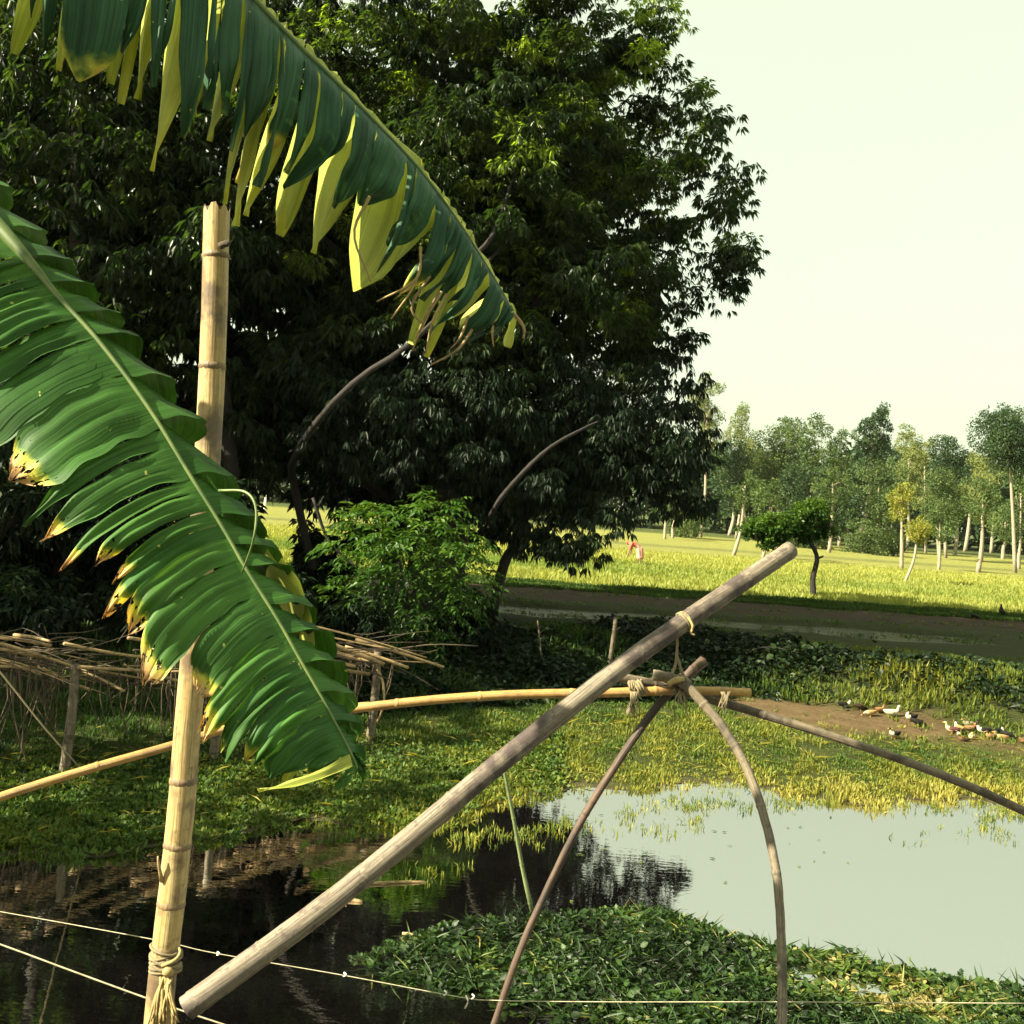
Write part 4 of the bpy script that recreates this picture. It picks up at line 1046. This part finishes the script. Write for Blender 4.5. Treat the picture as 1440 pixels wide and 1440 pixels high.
for i in range(34):
    fx = rng.random(); x0 = 222 + rng.uniform(0, 14); x1 = 208 + fx * 46
    yy = rng.uniform(1420, 1475)
    V, f, uv = tube([P(x0 + 2, 1378 + rng.uniform(-6, 6), 2.845), P((x0 + x1) / 2, 1405, 2.825 - rng.uniform(0, .02)), P(x1, yy, 2.82 - rng.uniform(0, .03))], [.0035, .0025], 5, 8)
    mk('straw_strand', V, f, M['straw'], post, uv=uv)

# boom
bpw = [P(*q_) for q_ in ((222, 1452, 2.82), (262, 1418, 2.80), (300, 1390, 2.82), (440, 1288, 2.95), (560, 1192, 3.07), (700, 1075, 3.2), (860, 948, 3.36), (960, 876, 3.48), (1060, 808, 3.62), (1112, 773, 3.70))]
boom = thing('bamboo_boom', 'long weathered grey pole rising diagonally from the post to the right', 'pole', bpw[1])
br = [.0325, .032, .031, .0305, .030, .0295]
V, f, uv = tube(bpw[1:], br, 18, 70, True, .012); mk('culm', V, f, M['grey_pole'], boom, uv=uv)
node_rings(bpw[1:], br, (.07, .195, .33, .45, .56, .67, .77, .86, .93, .985), M['grey_pole'], boom, k=1.045)
bp2 = smooth_path(bpw[1:], 200); bt = nrm(np.gradient(bp2, axis=0))
def collar(parent, c, d_, r_, m, turns=3, th=.004, pitch=.009, name='lashing'):
    a1_ = nrm(np.cross(d_, [0.1, .9, .3])); a2_ = np.cross(d_, a1_); n_ = 16 * turns
    a_ = np.linspace(0, turns * 2 * np.pi, n_)
    rr_ = r_ * (1 + .05 * rng.normal(size=n_))
    V, f, uv = tube(c + rr_[:, None] * (np.cos(a_)[:, None] * a1_ + np.sin(a_)[:, None] * a2_) + d_ * ((a_ / 6.283 - turns / 2) * pitch)[:, None], [th, th], 6, n_, True, .1, False)
    return mk(name, V, f, m, parent, uv=uv)
i_ = int(np.argmin(np.linalg.norm(bp2 - P(962, 874, 3.48), axis=1)))
collar(boom, bp2[i_], bt[i_], .032, M['fibre'], 3, .0035, .007)
V, f, uv = tube([P(968, 868, 3.45), P(974, 880, 3.44), P(972, 890, 3.44), P(977, 893, 3.44)], [.0045, .003], 7, 10); mk('loose_end', V, f, M['straw'], boom, uv=uv)

# lift net frame hanging from the boom
fr_c = P(957, 958, 3.50)
fr = thing('lift_net_frame', 'four bent poles and a golden crossbar lashed together under the boom', 'frame', fr_c)
def rod(name, pts, r_, m, label, seg=50, nodes=(), jit=.03):
    w_ = [P(*q_) for q_ in pts]
    V, f, uv = tube(w_, r_, 13, seg, True, jit); o_ = mk(name, V, f, m, fr, uv=uv, label=label)
    node_rings(w_, r_, nodes, m, fr, k=1.12, hl=.004)
    return w_
rod('crossbar', [(468, 1000, 3.42), (600, 985, 3.44), (720, 977, 3.46), (860, 974, 3.48), (960, 971, 3.52), (1055, 974, 3.55)], [.014, .015, .014], M['gold_rod'], 'golden bamboo crossbar with sawn end', 60, (.14, .33, .52, .72, .9), .01)
rod('arm', [(-260, 1215, 2.9), (-100, 1160, 3.0), (0, 1121, 3.1), (120, 1083, 3.2), (250, 1046, 3.32), (330, 1022, 3.40), (440, 1001, 3.47), (520, 992, 3.475)], [.0125, .013, .0125], M['gold_rod'], 'pale golden pole reaching left past the post', 60, (.25, .45, .6, .75), .01)
rod('arm', [(868, 952, 3.52), (900, 958, 3.53), (940, 966, 3.55), (1000, 984, 3.57), (1060, 1001, 3.56), (1200, 1045, 3.5), (1330, 1092, 3.45), (1450, 1146, 3.4), (1600, 1230, 3.3)], [.0165, .0145, .0135, .014], M['grey_rod'], 'straight grey brown arm reaching to the right', 60, (.2, .36, .52, .7), .03)
rod('arm', [(918, 949, 3.50), (940, 953, 3.49), (962, 962, 3.46), (985, 985, 3.43), (1018, 1025, 3.38), (1050, 1080, 3.3), (1075, 1150, 3.2), (1092, 1230, 3.1), (1099, 1330, 3.0), (1099, 1450, 2.85), (1090, 1600, 2.6)], [.0185, .0155, .0135, .0125, .0135], M['grey_rod'], 'bowed grey brown arm curving down to the bottom edge', 70, (.1, .2, .32, .45, .58, .7), .035)
rod('arm', [(990, 929, 3.56), (972, 945, 3.545), (950, 966, 3.54), (925, 992, 3.53), (880, 1055, 3.52), (820, 1150, 3.5), (770, 1250, 3.48), (730, 1340, 3.45), (695, 1440, 3.42), (650, 1570, 3.38)], [.018, .0145, .0125, .0115, .0105], M['dark_rod'], 'thin dark arm slanting down to the left', 70, (.1, .22, .4, .55), .03)
V, f, uv = tube([P(990.6, 928.4, 3.555), P(980, 938, 3.54)], [.012, .012], 10, 3); mk('hollow', V, f, M['brown_stem'], fr, uv=uv)
dirx = nrm(np.array(P(1055, 974, 3.55)) - np.array(P(860, 974, 3.48)))
collar(fr, P(892, 968, 3.50), dirx, .022, M['fibre'], 6, .0042, .007)
collar(fr, P(900, 968, 3.50), nrm(dirx + [0, 0, .4]), .024, M['fibre'], 3, .004, .009)
collar(fr, P(957, 964, 3.51), nrm(dirx + [0, 0, .6]), .030, M['brown_stem'], 5, .006, .009)
collar(fr, P(957, 964, 3.51), nrm(dirx - [0, 0, .6]), .030, M['fibre'], 4, .005, .009)
collar(fr, P(1016, 976, 3.56), dirx, .021, M['fibre'], 5, .004, .007)
for (x0, y0, n_) in ((892, 985, 9), (1022, 985, 9), (957, 982, 7)):
    for i in range(n_):
        x1 = x0 + rng.uniform(-14, 14); 
        V, f, uv = tube([P(x0 + rng.uniform(-8, 8), y0 - 12, 3.47), P((x0 + x1) / 2 + rng.uniform(-6, 6), y0 + 4, 3.45), P(x1, y0 + rng.uniform(6, 32), 3.46)], [.003, .0015], 5, 7)
        mk('fibre_strand', V, f, M['fibre'], fr, uv=uv)
for pts in ([(953, 890, 3.49), (952, 915, 3.50), (951.5, 926, 3.50)], [(951.5, 922, 3.50), (950, 935, 3.49), (944, 950, 3.475)], [(952, 922, 3.50), (956, 936, 3.50), (961, 950, 3.50)]):
    V, f, uv = tube([P(*q_) for q_ in pts], [.004, .005], 6, 8, True, .1); mk('suspension_rope', V, f, M['fibre'], fr, uv=uv)
V, f, uv = tube([P(940, 962, 3.46), P(952, 956, 3.44), P(962, 955, 3.44)], [.008, .011, .007], 9, 8); mk('lashing_knot', V, f, M['straw'], fr, uv=uv)

# green bamboo stake in the water
gb = G(752, 1290, -.3)
gs = thing('green_stake', 'thin green bamboo stake standing in the dark water', 'stake', gb)
gd = float((G(750, 1287) - EYE) @ F)
gp = [gb, P(748, 1280, gd), P(735, 1222, gd), P(722, 1150, gd), P(713, 1105, gd), P(709, 1085, gd)]
V, f, uv = tube(gp, [.022, .021, .018, .015], 10, 30); mk('culm', V, f, M['green_bamboo'], gs, uv=uv)
node_rings(gp, [.022, .015], (.25, .42, .6, .78), M['green_bamboo'], gs, k=1.2, hl=.01)

# cords strung across the foreground
def cord(label, pts, th, knots=()):
    w_ = [P(*q_) for q_ in pts]
    o_ = thing('cord', label, 'cord', w_[0], 'cords strung across the foreground')
    V, f, uv = tube(w_, [th, th], 6, 60); mk('line', V, f, M['cord'], o_, uv=uv)
    for (kx, ky, kd, L_) in knots:
        V, f, uv = tube([P(kx, ky - 2, kd), P(kx + 3, ky + L_ * .4, kd - .01), P(kx - 1, ky + L_, kd)], [.0028, .0022], 6, 6)
        mk('rag_knot', V, f, M['rag'], o_, uv=uv)
    return o_
cord('thin cord with white rag knots running behind the boom to the right', [(-160, 1255, 3.3), (0, 1282, 3.25), (220, 1322, 3.2), (300, 1340, 3.2), (480, 1371, 3.2), (640, 1401, 3.2), (700, 1407, 3.2), (870, 1409, 3.2), (1100, 1409, 3.2), (1450, 1411, 3.2), (1700, 1412, 3.2)], .0014,
     [(655, 1402, 3.19, 16), (664, 1400, 3.18, 5), (625, 1395, 3.19, 5), (484, 1370, 3.19, 3), (306, 1341, 3.19, 2)])
cord('pale cord low at the left edge running down behind the post', [(-160, 1272, 3.0), (0, 1328, 3.0), (100, 1365, 3.0), (207, 1404, 3.0), (300, 1436, 3.0), (500, 1500, 3.0)], .0024)
w0 = P(-60, 880, 6.0); w1 = GH(140, 1110)
o_ = thing('guy_rope', 'slack brown rope slanting from the left edge down to the shore', 'rope', w1)
V, f, uv = tube([w0, P(0, 945, 7.5), P(70, 1032, 10), w1], [.005, .009], 6, 30); mk('line', V, f, M['fibre'], o_, uv=uv)

# ------------------------------------------------------------------ stick rack on the left shore
rb = GH(90, 1088)
rack = thing('stick_rack', 'low rack of dry bamboo sticks on posts with withered vines hanging beneath', 'rack', rb)
def at_y(px, py, yy):
    """point on the ray through a pixel at world y"""
    v = ray(px, py); return EYE + v * (yy / v[1])
pb1 = GH(90, 1088); pb2 = GH(520, 1042); pb0 = GH(-60, 1100)
yA, yB = pb1[1], pb2[1]
def ry_(px): return np.interp(px, [-60, 90, 520, 640], [yA - .6, yA, yB, yB + .5])
for pb, top in ((pb1, (106, 934)), (pb2, (531, 915)), (GH(300, 1068), (312, 925)), (pb0, (-50, 945))):
    tp = at_y(*top, pb[1])
    pl = [pb - [0, 0, .25], pb, pb * .45 + tp * .55 + [.02, 0, 0], tp]
    V, f, uv = tube(pl, [.07, .065, .055], 10, 14, True, .03); mk('post', V, f, M['grey_rod'], rack, uv=uv)
    node_rings(pl, [.07, .055], (.4, .62, .85), M['grey_rod'], rack, hl=.012)
ST = [((180, 897), (258, 910), .03), ((90, 905), (205, 925), .03), ((205, 912), (300, 938), .035), ((320, 920), (520, 948), .045), ((448, 900), (540, 934), .05), ((452, 911), (530, 932), .05), ((485, 910), (574, 939), .042), ((500, 899), (624, 938), .034), ((449, 925), (500, 937), .04),
      ((0, 930), (60, 951), .035), ((60, 940), (128, 971), .03), ((115, 942), (175, 972), .03), ((0, 905), (110, 940), .03), ((110, 938), (260, 945), .03), ((0, 896), (72, 908), .035), ((20, 893), (70, 902), .03), ((-60, 900), (60, 925), .035), ((-60, 930), (40, 938), .03),
      ((180, 940), (300, 968), .03), ((450, 893), (560, 915), .02), ((440, 880), (600, 925), .02), ((300, 905), (460, 925), .03), ((260, 930), (420, 940), .03), ((330, 935), (470, 950), .035), ((220, 900), (370, 935), .03)]
for (a_, b_, th) in ST:
    y0_, y1_ = ry_(a_[0]) + rng.uniform(-.3, .5), ry_(b_[0]) + rng.uniform(-.3, .4)
    p0, p1 = at_y(*a_, y0_), at_y(*b_, y1_)
    V, f, uv = tube([p0, (p0 + p1) / 2 + rng.normal(0, .015, 3), p1], [th * .8, th * .62], 7, 7, True, .03); mk('stick', V, f, M['stick'], rack, uv=uv)
for i in range(46):
    a0 = rng.uniform(-60, 560); l_ = rng.uniform(50, 150); yy = rng.uniform(-16, 26)
    base_y = np.interp(a0, [-60, 100, 450, 560], [918, 922, 915, 918]) + yy
    p0 = at_y(a0, base_y, ry_(a0) + rng.uniform(-.3, .8)); p1 = at_y(a0 + l_, base_y + l_ * rng.uniform(-.05, .38), ry_(a0 + l_) + rng.uniform(-.3, .8))
    th = rng.uniform(.008, .02)
    V, f, uv = tube([p0, p0 * .6 + p1 * .4 + rng.normal(0, .05, 3), p1], [th, th * .6], 5, 6, True, .03); mk('stick', V, f, M['brown_stem'] if rng.random() < .6 else M['stick'], rack, uv=uv)
vs = []
for i in range(150):
    a0 = rng.uniform(-60, 555); z0 = np.interp(a0, [-60, 100, 450, 560], [935, 945, 930, 930]) + rng.uniform(-20, 12)
    p0 = at_y(a0, z0, ry_(a0) + rng.uniform(-.2, 1.3)); L_ = rng.uniform(.3, 1.15)
    pts = [p0, p0 + [rng.normal(0, .05), rng.normal(0, .05), -L_ * .4], p0 + [rng.normal(0, .12), rng.normal(0, .1), -L_]]
    pts[2][2] = max(pts[2][2], h(pts[2][0], pts[2][1]))
    vs.append(tube(pts, [.011, .007], 4, 5, False))
V, f, uv = join(vs); mk('hanging_vine', V, f, M['brown_stem'], rack, uv=uv, kind='stuff')
# tangle of thin twigs on top
vs = []
for i in range(130):
    a0 = rng.uniform(-60, 560) if rng.random() < .6 else rng.uniform(-60, 120); z0 = np.interp(a0, [-60, 100, 450, 560], [915, 920, 912, 918]) + rng.normal(2, 12)
    p0 = at_y(a0, z0, ry_(a0) + rng.uniform(-.3, 1.0)); d_ = nrm([rng.normal(.6, .6), rng.normal(0, .4), rng.normal(-.1, .25)]) * rng.uniform(.3, .9)
    vs.append(tube([p0, p0 + d_ * .5 + rng.normal(0, .04, 3), p0 + d_], [.007, .004], 4, 5, False))
V, f, uv = join(vs); mk('twig_tangle', V, f, M['brown_stem'], rack, uv=uv, kind='stuff')
# bent cane on the right post
V, f, uv = tube([at_y(527, 934, yB - .1), at_y(538, 958, yB - .15), at_y(540, 985, yB - .15), at_y(537, 1000, yB - .1), at_y(530, 1016, yB - .1)], [.022, .014], 6, 14); mk('stick', V, f, M['stick'], rack, uv=uv)

# stakes and dry plants on the bank
for lb, b_, t_, th in (('short grey stake on the shaded bank behind the boom', (856, 938), (866, 868), .05), ('short stake on the bank left of the grey one', (762, 938), (756, 872), .02), ('second grey stub below the crossbar lashing', (880, 1008), (890, 985), .05)):
    pb = GH(*b_); tp = at_y(*t_, pb[1])
    o_ = thing('wooden_stake', lb, 'stake', pb, 'stakes on the bank')
    V, f, uv = tube([pb - [0, 0, .1], pb * .5 + tp * .5 + [.01, 0, 0], tp], [th, th * .8], 8, 8, True, .05); mk('shaft', V, f, M['grey_rod'], o_, uv=uv)
    V, f, uv = tube([pb * .3 + tp * .7, pb * .25 + tp * .75 + [.12, 0, .06]], [th * .4, th * .2], 6, 3); mk('side_twig', V, f, M['grey_rod'], o_, uv=uv)
pb = GH(372, 722); pb_ = pb + [0, 0, 1.6]
o_ = thing('field_post', 'white post far off in the field gap right of the left leaf', 'post', pb)
V, f, uv = tube([pb - [0, 0, .1], pb_], [.13, .11], 8, 4); mk('shaft', V, f, M['rag'], o_, uv=uv)
V, f, uv = tube([pb_, pb_ + [0, 0, .08]], [.13, .05], 8, 3); mk('cap', V, f, M['rag'], o_, uv=uv)
for lb, a_, b_, th in (('pale stick floating on the dark water beside the boom', (468, 1266), (509, 1269), .022), ('brown stick floating beyond the boom on the dark water', (492, 1246), (600, 1241), .016), ('thin twig floating at the tip of the weed mat', (566, 1314), (590, 1321), .015)):
    p0, p1 = G(*a_), G(*b_)
    o_ = thing('floating_stick', lb, 'stick', p0, 'sticks floating on the pond')
    V, f, uv = tube([p0 + [0, 0, .008], (p0 + p1) / 2 + [0, .02, .015], p1 + [0, 0, .005]], [th, th * .7], 7, 8, True, .08); mk('stem', V, f, M['stick'], o_, uv=uv)
    V, f, uv = tube([p0 * .6 + p1 * .4, p0 * .5 + p1 * .5 + [0, -.06, .03]], [th * .5, th * .3], 5, 3); mk('side_twig', V, f, M['stick'], o_, uv=uv)

# ------------------------------------------------------------------ ducks
BLK, WHT, TAN, BRN, CRM, MAR, GRY, DKB = (.012, .011, .012), (.46, .42, .31), (.25, .155, .065), (.11, .06, .03), (.38, .31, .17), (.075, .028, .03), (.17, .15, .09), (.05, .032, .02)
POSE = {
 'stand': ([(-.27, .25), (-.21, .22), (-.12, .19), (0, .175), (.10, .185), (.165, .22), (.195, .275), (.205, .33), (.225, .365), (.255, .37), (.275, .365)], [.008, .045, .085, .10, .092, .066, .040, .033, .040, .032, .012]),
 'feed': ([(-.26, .27), (-.2, .24), (-.11, .21), (0, .185), (.1, .175), (.17, .165), (.225, .145), (.265, .115), (.295, .085), (.32, .065), (.335, .055)], [.008, .045, .085, .10, .092, .064, .040, .033, .040, .032, .012]),
 'sit': ([(-.26, .15), (-.2, .13), (-.11, .11), (0, .10), (.1, .11), (.155, .14), (.175, .19), (.17, .225), (.185, .25), (.215, .255), (.235, .25)], [.008, .05, .09, .10, .092, .066, .042, .036, .042, .032, .012]),
 'preen': ([(-.27, .26), (-.21, .22), (-.12, .19), (0, .175), (.10, .185), (.155, .23), (.165, .28), (.13, .315), (.09, .31), (.06, .29), (.045, .275)], [.008, .045, .085, .10, .092, .066, .042, .034, .040, .032, .012]),
 'upright': ([(-.16, .06), (-.12, .11), (-.07, .17), (-.02, .24), (.02, .31), (.04, .37), (.05, .42), (.055, .465), (.07, .50), (.10, .505), (.12, .50)], [.012, .04, .075, .09, .085, .066, .045, .035, .038, .030, .010]),
}
def duck(label, px, py, deg, pose, body, breast, head, s=1.0, group='ducks resting on the muddy shore', name='duck', cat='duck'):
    s = s * (.54 if name == 'duck' else .85)
    g = GH(px, py); o_ = thing(name, label, cat, g, group)
    pth, rr_ = POSE[pose]; ca, sa = math.cos(rad(deg)), math.sin(rad(deg))
    def Wd(lp): 
        lp = np.asarray(lp, float) * s
        return g + np.stack([lp[..., 0] * ca - lp[..., 1] * sa, lp[..., 0] * sa + lp[..., 1] * ca, lp[..., 2]], -1)
    lp = smooth_path([(a_, 0, b_) for a_, b_ in pth], 34)
    V, f, uv = tube(lp, rr_, 12, 34, True, .01, False)
    c = np.zeros((len(V), 3)); ii = np.arange(len(V)) // 12 / 33
    for k_, q_ in ((0, body), (.40, breast), (.72, head)):
        c[ii >= k_] = q_
    c[(ii > .28) & (ii < .45) & (V[:, 2] < lp[(np.arange(len(V)) // 12), 2] - .02)] = breast
    mk('body', Wd(V), f, M['col'], o_, attrs={'Col': c})
    hd = np.array(lp[-1]); dr = nrm(lp[-1] - lp[-5])
    V, f, uv = tube([hd - dr * .01, hd + dr * .025, hd + dr * .06], [.016, .013, .010], 8, 5, True, 0, False) if False else tube([hd - dr * .01, hd + dr * .025, hd + dr * .055], [.016, .012, .008], 8, 5)
    mk('bill', Wd(V), f, M['bill'], o_)
    bz = pth[3][1]
    wp = smooth_path([(pth[4][0], 0, pth[4][1]), (0.02, 0, bz + .015), (-.12, 0, pth[2][1] + .025), (-.25, 0, pth[0][1] + .01)], 10)
    for sd in (-1, 1):
        a_ = wp.copy(); a_[:, 1] = sd * np.interp(np.linspace(0, 1, 10), [0, .3, .7, 1], [.072, .086, .06, .012])
        V, f, uv = tube(a_, [.02, .05, .045, .006], 8, 10); 
        q_ = V[:, 1]; V[:, 1] = np.repeat(a_[:, 1], 8) + (q_ - np.repeat(a_[:, 1], 8)) * .4
        mk('wing', Wd(V), f, M['col'], o_, attrs={'Col': np.tile(np.array(body) * .9, (len(V), 1))})
    if pose != 'sit':
        for sd in (-1, 1):
            lx = 0.0 if pose != 'upright' else -.02
            V, f, uv = tube([(lx, sd * .04, bz - .07), (lx + .01, sd * .045, .05), (lx, sd * .045, 0.004), (lx + .06, sd * .05, .002)], [.012, .008, .008, .012], 6, 10)
            mk('leg', Wd(V), f, M['bill'], o_)
    return o_
D_ = duck
D_('black duck with a white breast at the left end by the bank grass', 1187, 997, 5, 'stand', BLK, WHT, BLK)
D_('dark grey brown duck feeding beside the bank grass', 1209, 1000, 15, 'feed', DKB, DKB, BLK)
D_('small tan duck with a pale breast between the dark and the brown duck', 1224, 1008, 175, 'feed', TAN, CRM, BRN, .9)
D_('orange brown duck standing left of the white duck', 1237, 1004, 30, 'stand', (.30, .14, .06), TAN, BRN, .9)
D_('all white duck with orange legs', 1253, 1010, 8, 'stand', WHT, WHT, WHT, 1.2)
D_('black duck with white wing patch right of the white duck', 1281, 1016, 200, 'preen', BLK, WHT, BLK, 1.1)
D_('black duck bending to the ground right of the white winged one', 1290, 1022, -20, 'feed', BLK, BLK, BLK)
D_('black duck with a white breast alone in front on the mud', 1258, 1039, 200, 'stand', BLK, WHT, BLK, .95)
FG = 'ducks huddled at the right'
D_('maroon duck with cream head at the left end of the huddle', 1339, 1033, 150, 'stand', MAR, CRM, CRM, 1.05, FG)
D_('black headed duck with a white neck in the huddle', 1348, 1031, 100, 'stand', TAN, WHT, BLK, 1.05, FG)
D_('olive grey duck at the back of the huddle', 1362, 1022, 180, 'sit', GRY, GRY, BRN, 1.0, FG)
D_('small black duck with a white spot low in the huddle', 1352, 1036, 190, 'sit', BLK, WHT, BLK, .8, FG)
D_('tan duck with dark patches in the middle of the huddle', 1364, 1031, 20, 'stand', TAN, BRN, DKB, 1.0, FG)
D_('reddish brown duck in the middle of the huddle', 1372, 1029, 60, 'stand', (.22, .08, .05), BRN, BLK, 1.0, FG)
D_('cream yellow duck at the front of the huddle', 1366, 1040, 250, 'sit', CRM, CRM, CRM, 1.0, FG)
D_('dark brown duck at the front left of the huddle', 1355, 1043, 170, 'sit', DKB, BRN, DKB, .85, FG)
D_('black duck with a bright white breast right of the huddle', 1383, 1034, 160, 'stand', BLK, WHT, BLK, 1.0, FG)
D_('tan brown duck sitting before the white breasted one', 1394, 1039, 185, 'sit', BRN, TAN, BRN, .95, FG)
D_('pale tan duck sitting near the right end of the huddle', 1407, 1041, 170, 'sit', TAN, CRM, TAN, 1.05, FG)
D_('black duck with a white wing spot behind the pale sitting duck', 1404, 1032, 20, 'sit', BLK, WHT, BLK, 1.0, FG)
D_('black duck with tail low at the right end of the huddle', 1416, 1039, -30, 'feed', BLK, BLK, BLK, .9, FG)
D_('brown duck alone at the right edge', 1437, 1045, 90, 'sit', BRN, BRN, DKB, .9, FG)
BG = 'dark birds on the mud strip'
D_('upright black bird on the mud strip near the right edge', 1408, 867, 100, 'upright', BLK, BLK, BLK, .95, BG, 'black_bird', 'bird')
D_('crouching black bird on the mud strip left of the upright one', 1370, 871, 20, 'feed', BLK, BLK, BLK, .75, BG, 'black_bird', 'bird')
D_('small brown bird on the mud strip, leftmost of the three', 1341, 867, 30, 'stand', DKB, BRN, DKB, .6, BG, 'black_bird', 'bird')

# ------------------------------------------------------------------ the farm worker bending in the rice
pb = GH(898, 797); 
man = thing('person', 'person in a red top bending low in the rice field', 'person', pb)
def skinned(name, verts, edges, rads, m, parent, sub=2):
    me = bpy.data.meshes.new(name); me.from_pydata([list(map(float, v)) for v in verts], edges, []); me.update()
    ob = bpy.data.objects.new(name, me); COL.objects.link(ob)
    md = ob.modifiers.new('skin', 'SKIN')
    for i, r_ in enumerate(rads): me.skin_vertices[0].data[i].radius = (r_, r_)
    me.skin_vertices[0].data[0].use_root = True
    ob.modifiers.new('sub', 'SUBSURF').levels = sub
    dg = bpy.context.evaluated_depsgraph_get(); ev = ob.evaluated_get(dg)
    m2 = bpy.data.meshes.new_from_object(ev); bpy.data.objects.remove(ob)
    m2.name = name; m2.polygons.foreach_set('use_smooth', np.ones(len(m2.polygons), bool))
    m2.materials.clear(); m2.materials.append(m)
    ob = bpy.data.objects.new(name, m2); COL.objects.link(ob); ob.parent = parent
    return ob
skin_m = plain_mat('skin', (.16, .085, .05), (.20, .11, .065), 20, .6)
red_m = plain_mat('red_cloth', (.50, .07, .05), (.58, .12, .08), 15, .8); pink_m = plain_mat('pink_cloth', (.60, .24, .19), (.68, .32, .25), 10, .8); hair_m = plain_mat('dark_hair', (.02, .015, .012), (.03, .02, .018), 30, .5)
bv = [(0, 0, .86), (-.12, 0, 1.0), (-.30, 0, 1.08), (-.44, 0, 1.08), (-.52, 0, 1.09), (-.63, 0, 1.07),
      (.02, -.11, .84), (.06, -.12, .48), (.10, -.13, .08), (.02, -.13, .03), (.02, .11, .84), (-.03, .12, .47), (.06, .13, .08), (-.02, .13, .03),
      (-.42, -.18, 1.05), (-.45, -.21, .78), (-.52, -.19, .55), (-.54, -.18, .46), (-.42, .18, 1.05), (-.44, .21, .78), (-.50, .19, .54), (-.52, .18, .45)]
be = [(0, 1), (1, 2), (2, 3), (3, 4), (4, 5), (0, 6), (6, 7), (7, 8), (8, 9), (0, 10), (10, 11), (11, 12), (12, 13), (3, 14), (14, 15), (15, 16), (16, 17), (3, 18), (18, 19), (19, 20), (20, 21)]
brad = [.14, .13, .14, .13, .055, .10, .09, .06, .04, .04, .09, .06, .04, .04, .06, .045, .035, .03, .06, .045, .035, .03]
skinned('body', bv, be, brad, skin_m, man)
skinned('shirt', [bv[i] for i in (1, 2, 3, 14, 15, 18, 19)], [(0, 1), (1, 2), (2, 3), (3, 4), (2, 5), (5, 6)], [.145, .155, .145, .08, .065, .08, .065], red_m, man)
skinned('lungi', [(-.06, 0, .97), (0, 0, .86), (.03, 0, .70), (.04, 0, .50), (.05, 0, .34)], [(0, 1), (1, 2), (2, 3), (3, 4)], [.15, .19, .19, .19, .20], pink_m, man)
skinned('headscarf', [(-.56, 0, 1.12), (-.63, 0, 1.12), (-.68, 0, 1.09)], [(0, 1), (1, 2)], [.08, .105, .08], red_m, man)
man.rotation_euler = (0, 0, rad(-15))

# ------------------------------------------------------------------ humid evening air
hx0, hx1, hy0, hy1, hz0, hz1 = -720, 720, -80, 1220, -1.9, 30
hv = [(a_, b_, c_) for c_ in (hz0, hz1) for b_ in (hy0, hy1) for a_ in (hx0, hx1)]
hm = bpy.data.materials.new('haze'); hm.use_nodes = True; ht = hm.node_tree
ht.nodes.remove(ht.nodes['Principled BSDF'])
pv = ht.nodes.new('ShaderNodeVolumePrincipled'); pv.inputs['Density'].default_value = 0.00006; pv.inputs['Color'].default_value = (.92, .95, .82, 1); pv.inputs['Anisotropy'].default_value = 0.0
ht.links.new(pv.outputs[0], ht.nodes['Material Output'].inputs['Volume'])
mk('haze', hv, [(0, 2, 3, 1), (4, 5, 7, 6), (0, 1, 5, 4), (2, 6, 7, 3), (0, 4, 6, 2), (1, 3, 7, 5)], hm, smooth=False, kind='stuff')
